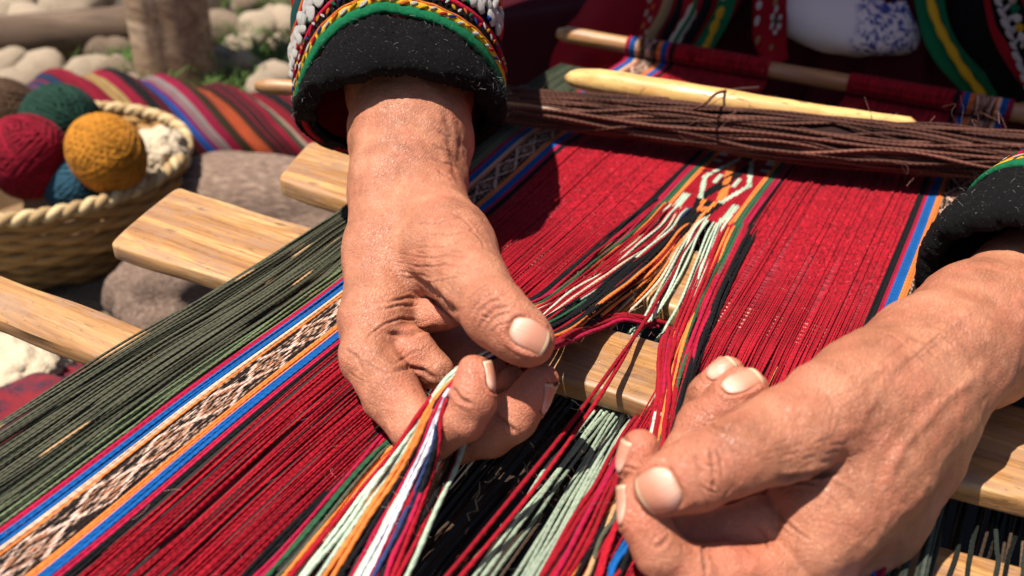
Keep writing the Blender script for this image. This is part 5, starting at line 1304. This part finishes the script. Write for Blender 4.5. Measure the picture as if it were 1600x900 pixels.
for x, y, r_ in spots:
    rock('stone', rms[k % 6], Gp(x, y + 10, r_ * .5), (r_ * .95, r_ * .8, r_ * .72), rng.uniform(0, 3), MST[(0, 0, 0, 1, 0, 1)[k % 6]], 'pale rounded field stone lying in the blurred rubble behind the basket', 'stone', 'field stones in the rubble behind the basket'); k += 1
for i in range(34):
    x = rng.uniform(-200, 560); y = rng.uniform(-160, 20); r_ = rng.uniform(.03, .09)
    rock('stone', rms[k % 6], Gp(x, y, r_ * .4), (r_ * 1.3, r_, r_), rng.uniform(0, 3), MST[(2, 1, 2, 1, 0, 2)[k % 6]], 'brown stone in the upper rubble, coloured darker for the shade there', 'stone', 'brown stones in the upper rubble, darkened for shade'); k += 1
MLOG = wood_material('log_wood', [(.06, .035, .02), (.12, .07, .04), (.20, .13, .08), (.02, .01, .006), (.08, .045, .025)], scale=.3, gloss=.8)
pb = Gp(282, 122); MPOST = wood_material('post_wood', [(.20, .11, .06), (.36, .24, .14), (.55, .41, .27), (.05, .025, .012), (.16, .08, .04)], scale=.25, gloss=.75)
V, F, uv, cc = tubes(spline([(0, 0, -.05), (.004, 0, .3), (-.004, .003, .7), (0, 0, 1.15)], 40)[None], (.055 * (1 + .05 * wob(40, 1, 9)[:, 0]))[None], (1, 1, 1), 28)
ang = np.arctan2(V[:, 1], V[:, 0]); V[:, :2] *= (1 + .10 * np.sin(ang * 3 + 1) + .04 * np.sin(ang * 8))[:, None]
V = np.concatenate([V, V[-28:].mean(0)[None]]); n_ = len(V) - 1
me = bpy.data.meshes.new('post'); me.from_pydata([tuple(v) for v in V], [], [tuple(f) for f in F] + [(n_, n_ - 28 + k_, n_ - 28 + (k_ + 1) % 28) for k_ in range(28)]); me.polygons.foreach_set('use_smooth', [True] * len(me.polygons))
po = link('wooden_post', me, None, MPOST); po.location = (pb[0], pb[1], 0); tag(po, 'thick weathered wooden post standing in the rubble behind the striped blanket', 'post')
rod('log', [Gp(-260, 66, .04), Gp(0, 62, .04), Gp(215, 44, .04)], .036, MLOG, 'fallen brown log lying across the rubble left of the wooden post', 'log')
# grass tufts
def tuft(px, py, n, h, spread, label):
    b = Gp(px, py); P = []
    for _ in range(n):
        o0 = np.array([rng.normal() * spread, rng.normal() * spread, -.004]); d = rng.normal(size=3) * .35; d[2] = 1; d = d / np.linalg.norm(d) * h * rng.uniform(.5, 1.2)
        P.append(spline([o0, o0 + d * .5, o0 + d + np.array([d[0], d[1], -.2 * h])], 6))
    r_ = np.linspace(.0022, .0004, 6)[None] * np.ones((n, 1)); V, F, uv, cc = tubes(np.array(P), r_, vary((.10, .17, .045), n, .35), 3)
    o = link('grass_tuft', mesh_np('grass_tuft', V, F, True, uv, cc), None, MYARN); o.location = b; tag(o, label, 'grass', None, 'stuff')
tuft(185, 133, 260, .05, .05, 'fresh green grass growing by the foot of the post'); tuft(345, 128, 160, .04, .06, 'sparse green grass right of the post'); tuft(438, 92, 240, .07, .06, 'green weeds growing between the stones beside the sleeve'); tuft(500, 20, 160, .08, .08, 'dull weeds beside the red sleeve')

# basket
MSTRAW = wood_material('straw', [(.26, .15, .06), (.42, .27, .12), (.56, .40, .20), (.12, .06, .02), (.30, .17, .07)], scale=.5)
fp = Gp(95, 440); hd_ = fp[:2] / np.linalg.norm(fp[:2]); ctr = fp[:2] + hd_ * .098 + RX[0] * 0 + np.array([.010, .006])
bk = empty('basket', (ctr[0], ctr[1], 0), 'round woven straw basket filled with balls of yarn', 'basket')
def brad(z): return .097 + .040 * np.clip(z / .088, 0, 1) ** .7
NSK = 34
for r_i, z in enumerate(np.linspace(.004, .080, 12)):
    a = np.linspace(0, TAU, 205); sgn = 1 if r_i % 2 else -1
    rr = brad(z) + .0030 * sgn * np.sin(a * NSK / 2); P = np.stack([ctr[0] + rr * np.cos(a), ctr[1] + rr * np.sin(a), z + .0012 * np.sin(a * 7 + r_i)], -1)
    tube_obj('weave_strand', P[None], np.full((1, 205), .0040), vary((.27, .15, .055), 1, .3), bk, MYARN, 7)
for i in range(NSK):
    a = TAU * (i + .0) / NSK; z = np.linspace(0, .084, 8); tube_obj('stake', np.stack([ctr[0] + brad(z) * np.cos(a), ctr[1] + brad(z) * np.sin(a), z], -1)[None], .0026, np.array([(.20, .11, .045)]), bk, MYARN, 6)
for k2 in range(2):
    a = np.linspace(0, TAU, 361); rr = brad(.088) + .0028 * np.cos(a * 34 + k2 * np.pi); P = np.stack([ctr[0] + rr * np.cos(a), ctr[1] + rr * np.sin(a),   .089 + .0028 * np.sin(a * 34 + k2 * np.pi)], -1)
    tube_obj('rim', P[None], np.full((1, 361), .0044), np.array([((.50, .37, .20), (.33, .22, .11))[k2]]), bk, MYARN, 8)
a = np.linspace(0, TAU, 48, endpoint=False); V = [(ctr[0], ctr[1], .006)] + [(ctr[0] + .093 * math.cos(k_), ctr[1] + .093 * math.sin(k_), .006) for k_ in a] + [(ctr[0] + (brad(.05) - .006) * math.cos(k_), ctr[1] + (brad(.05) - .006) * math.sin(k_), .055) for k_ in a]
me = bpy.data.meshes.new('lining'); me.from_pydata(V, [], [(0, 1 + k_, 1 + (k_ + 1) % 48) for k_ in range(48)] + [(1 + k_, 49 + k_, 49 + (k_ + 1) % 48, 1 + (k_ + 1) % 48) for k_ in range(48)]); link('lining', me, bk, plain('straw_inner', (.16, .09, .04)))
def yarn_ball(loc, r, col, label, nst=46, thick=.0022):
    P = []; 
    for i in range(nst):
        ax = rng.normal(size=3); ax /= np.linalg.norm(ax); e = np.cross(ax, [.3, .5, .8]); e /= np.linalg.norm(e); g = np.cross(ax, e)
        a = np.linspace(0, TAU, 64); tilt = rng.uniform(-.55, .55); rr = r * rng.uniform(.95, 1.03)
        for q in range(3):
            t2 = tilt + q * thick * 2.1 / r; P.append((np.cos(a)[:, None] * e + np.sin(a)[:, None] * g) * rr * math.sqrt(max(.05, 1 - t2 * t2)) + ax * rr * t2 + wob(64, r * .008, 9))
    V, F, uv, cc = tubes(np.array(P), thick, vary(col, len(P), .16), 5)
    bm = bmesh.new(); bmesh.ops.create_icosphere(bm, subdivisions=3, radius=r * .93); cv_ = np.array([v.co[:] for v in bm.verts]); fc = np.array([[v.index for v in f.verts] for f in bm.faces]); bm.free()
    o = link('yarn_ball', mesh_np('yarn_ball', V, F, True, uv, cc), None, MYARN); V = V; o.location = loc; o.scale = (1.04, .97, .94); o.rotation_euler = (rng.uniform(0, 3), rng.uniform(0, 3), 0)
    c2 = link('core', mesh_np('core', cv_, fc, True, None, np.tile(np.array(col) * .3, (len(cv_), 1))), o, MYARN); c2.parent = o; c2.matrix_parent_inverse = Matrix.Identity(4)
    return tag(o, label, 'yarn ball', 'balls of yarn in the basket')
yarn_ball(Dp(44, 246, .800), .0350, (.15, .004, .013), 'crimson ball of yarn at the front of the straw basket')
yarn_ball(Dp(167, 240, .790), .0325, (.33, .13, .014), 'mustard yellow ball of yarn at the front right of the basket')
yarn_ball(Dp(96, 196, .872), .0370, (.010, .032, .022), 'dark green ball of yarn behind the crimson and mustard ones')
yarn_ball(Dp(5, 180, .900), .036, (.06, .032, .018), 'dark brown ball of yarn at the left edge of the picture')
yarn_ball(Dp(118, 292, .815), .026, (.02, .06, .09), 'teal ball of yarn mostly hidden between the crimson and mustard balls')
def fleece(px, py, d, r, sc, label, cat='fleece'):
    bm = bmesh.new(); bmesh.ops.create_icosphere(bm, subdivisions=5, radius=r); co = np.array([v.co[:] for v in bm.verts]); k_ = 1 + .16 * vnoise(co / r * 3, 3) + .13 * np.abs(vnoise(co / r * 8, 4)) + .06 * vnoise(co / r * 18, 5)
    for v, q in zip(bm.verts, k_): v.co = Vector((v.co.x * q * sc[0], v.co.y * q * sc[1], v.co.z * q * sc[2]))
    me = bpy.data.meshes.new('fleece'); bm.to_mesh(me); bm.free(); me.polygons.foreach_set('use_smooth', [True] * len(me.polygons))
    o = link('fleece', me, None, MFLC); o.location = Dp(px, py, d); return tag(o, label, cat)
MFLC = plain('cream_fleece', (.50, .40, .28), .95, 160, .25, .9, .004)
fleece(244, 240, .87, .030, (1.0, 1, .8), 'tuft of cream fleece at the right side of the basket')
fleece(-10, 592, .69, .050, (1.3, 1, .55), 'heap of cream fleece on the ground under the lowest loom bar')
MKNIT = plain('crimson_knit', (.22, .005, .014), .95, 420, .45, 1.0, .004, var=(.03, .012, .03))
# red bundle on the ground at the left edge
rb_, _, _ = sheet('red_cloth', [[Dp(-120, 560, .70), Dp(0, 585, .69), Dp(70, 560, .70), Dp(130, 560, .72)], [Dp(-120, 600, .64), Dp(0, 612, .63), Dp(70, 588, .65), Dp(140, 585, .69)],
      [Dp(-120, 650, .61), Dp(0, 650, .60), Dp(70, 625, .62), Dp(150, 610, .66)], [Dp(-120, 740, .60), Dp(0, 720, .60), Dp(80, 690, .62), Dp(170, 650, .65)]], 90, 90, MKNIT, None, .004, .013)
tag(rb_, 'crumpled crimson cloth under the green warp at the left edge', 'cloth')
# striped blanket: a soft roll, stripes crossing it
strp = [(0, (.50, .03, .02)), (.10, (.55, .06, .03)), (.22, (.40, .01, .03)), (.27, (.02, .05, .12)), (.325, (.30, .008, .03)), (.39, (.36, .01, .04)), (.415, (.50, .36, .12)), (.445, (.40, .32, .12)), (.46, (.33, .01, .04)), (.485, (.012, .010, .012)),
        (.555, (.015, .10, .42)), (.585, (.30, .01, .10)), (.60, (.30, .28, .27)), (.635, (.34, .01, .06)), (.66, (.05, .035, .015)), (.70, (.62, .12, .03)), (.755, (.10, .02, .01)), (.77, (.015, .012, .012)), (.82, (.36, .01, .04)), (.85, (.03, .10, .05)), (.875, (.45, .42, .30)), (.895, (.25, .01, .02)), (.93, (.012, .010, .012)), (.97, (.33, .01, .03)), (1.1, (.33, .01, .03))]
NU_, NV_ = 300, 44
A = []
for i in range(NU_):
    u_ = i / (NU_ - 1); px = 50 + 520 * u_
    f0 = Gp(px + 20, 262); hv = np.array([*(f0[:2] / np.linalg.norm(f0[:2])), 0]); H = .062 + .016 * math.sin(u_ * 5 - .6) - .045 * max(0, .35 - u_) / .35
    pr = [f0 + np.array([0, 0, -.012]), f0 + np.array([0, 0, H * .55]) + hv * .01, f0 + np.array([0, 0, H]) + hv * .06, f0 + np.array([0, 0, H * .98]) + hv * .13, f0 + np.array([0, 0, H * .4]) + hv * .20, f0 + hv * .23 + np.array([0, 0, -.012])]
    sh = R[:, 0] * 1.0; rows = spline([q + sh * (-.038 * k_) for k_, q in enumerate(pr)], NV_); A.append(rows)
A = np.array(A); A[..., 2] += .006 * np.sin(np.linspace(0, 40, NU_))[:, None] * np.sin(np.linspace(0, 3.14, NV_))[None, :]
col = np.zeros((NU_, NV_, 3)); us_ = np.linspace(0, 1, NU_); ks = np.array([s_[0] for s_ in strp]); 
for i in range(NU_): col[i] = np.array(strp[max(0, int(np.searchsorted(ks, us_[i] * 1.0, side='right') - 1))][1]) * .40
idx = np.arange(NU_ * NV_).reshape(NU_, NV_); F = np.stack([idx[:-1, :-1], idx[1:, :-1], idx[1:, 1:], idx[:-1, 1:]], -1).reshape(-1, 4)
for i in range(NU_):
    q = (us_[i] * 46) % 1.0
    if q < .16: col[i] = np.array((.22, .006, .02)) if i % 2 else col[i] * .3
A[..., 2] += .0015 * vnoise(A.reshape(-1, 3) * 60, 7).reshape(A.shape[:2])
o = link('striped_blanket', mesh_np('striped_blanket', A.reshape(-1, 3), F, True, None, col.reshape(-1, 3)), None, MYARN); tag(o, 'folded blanket with crimson, black, blue, orange and grey stripes behind the basket', 'blanket')
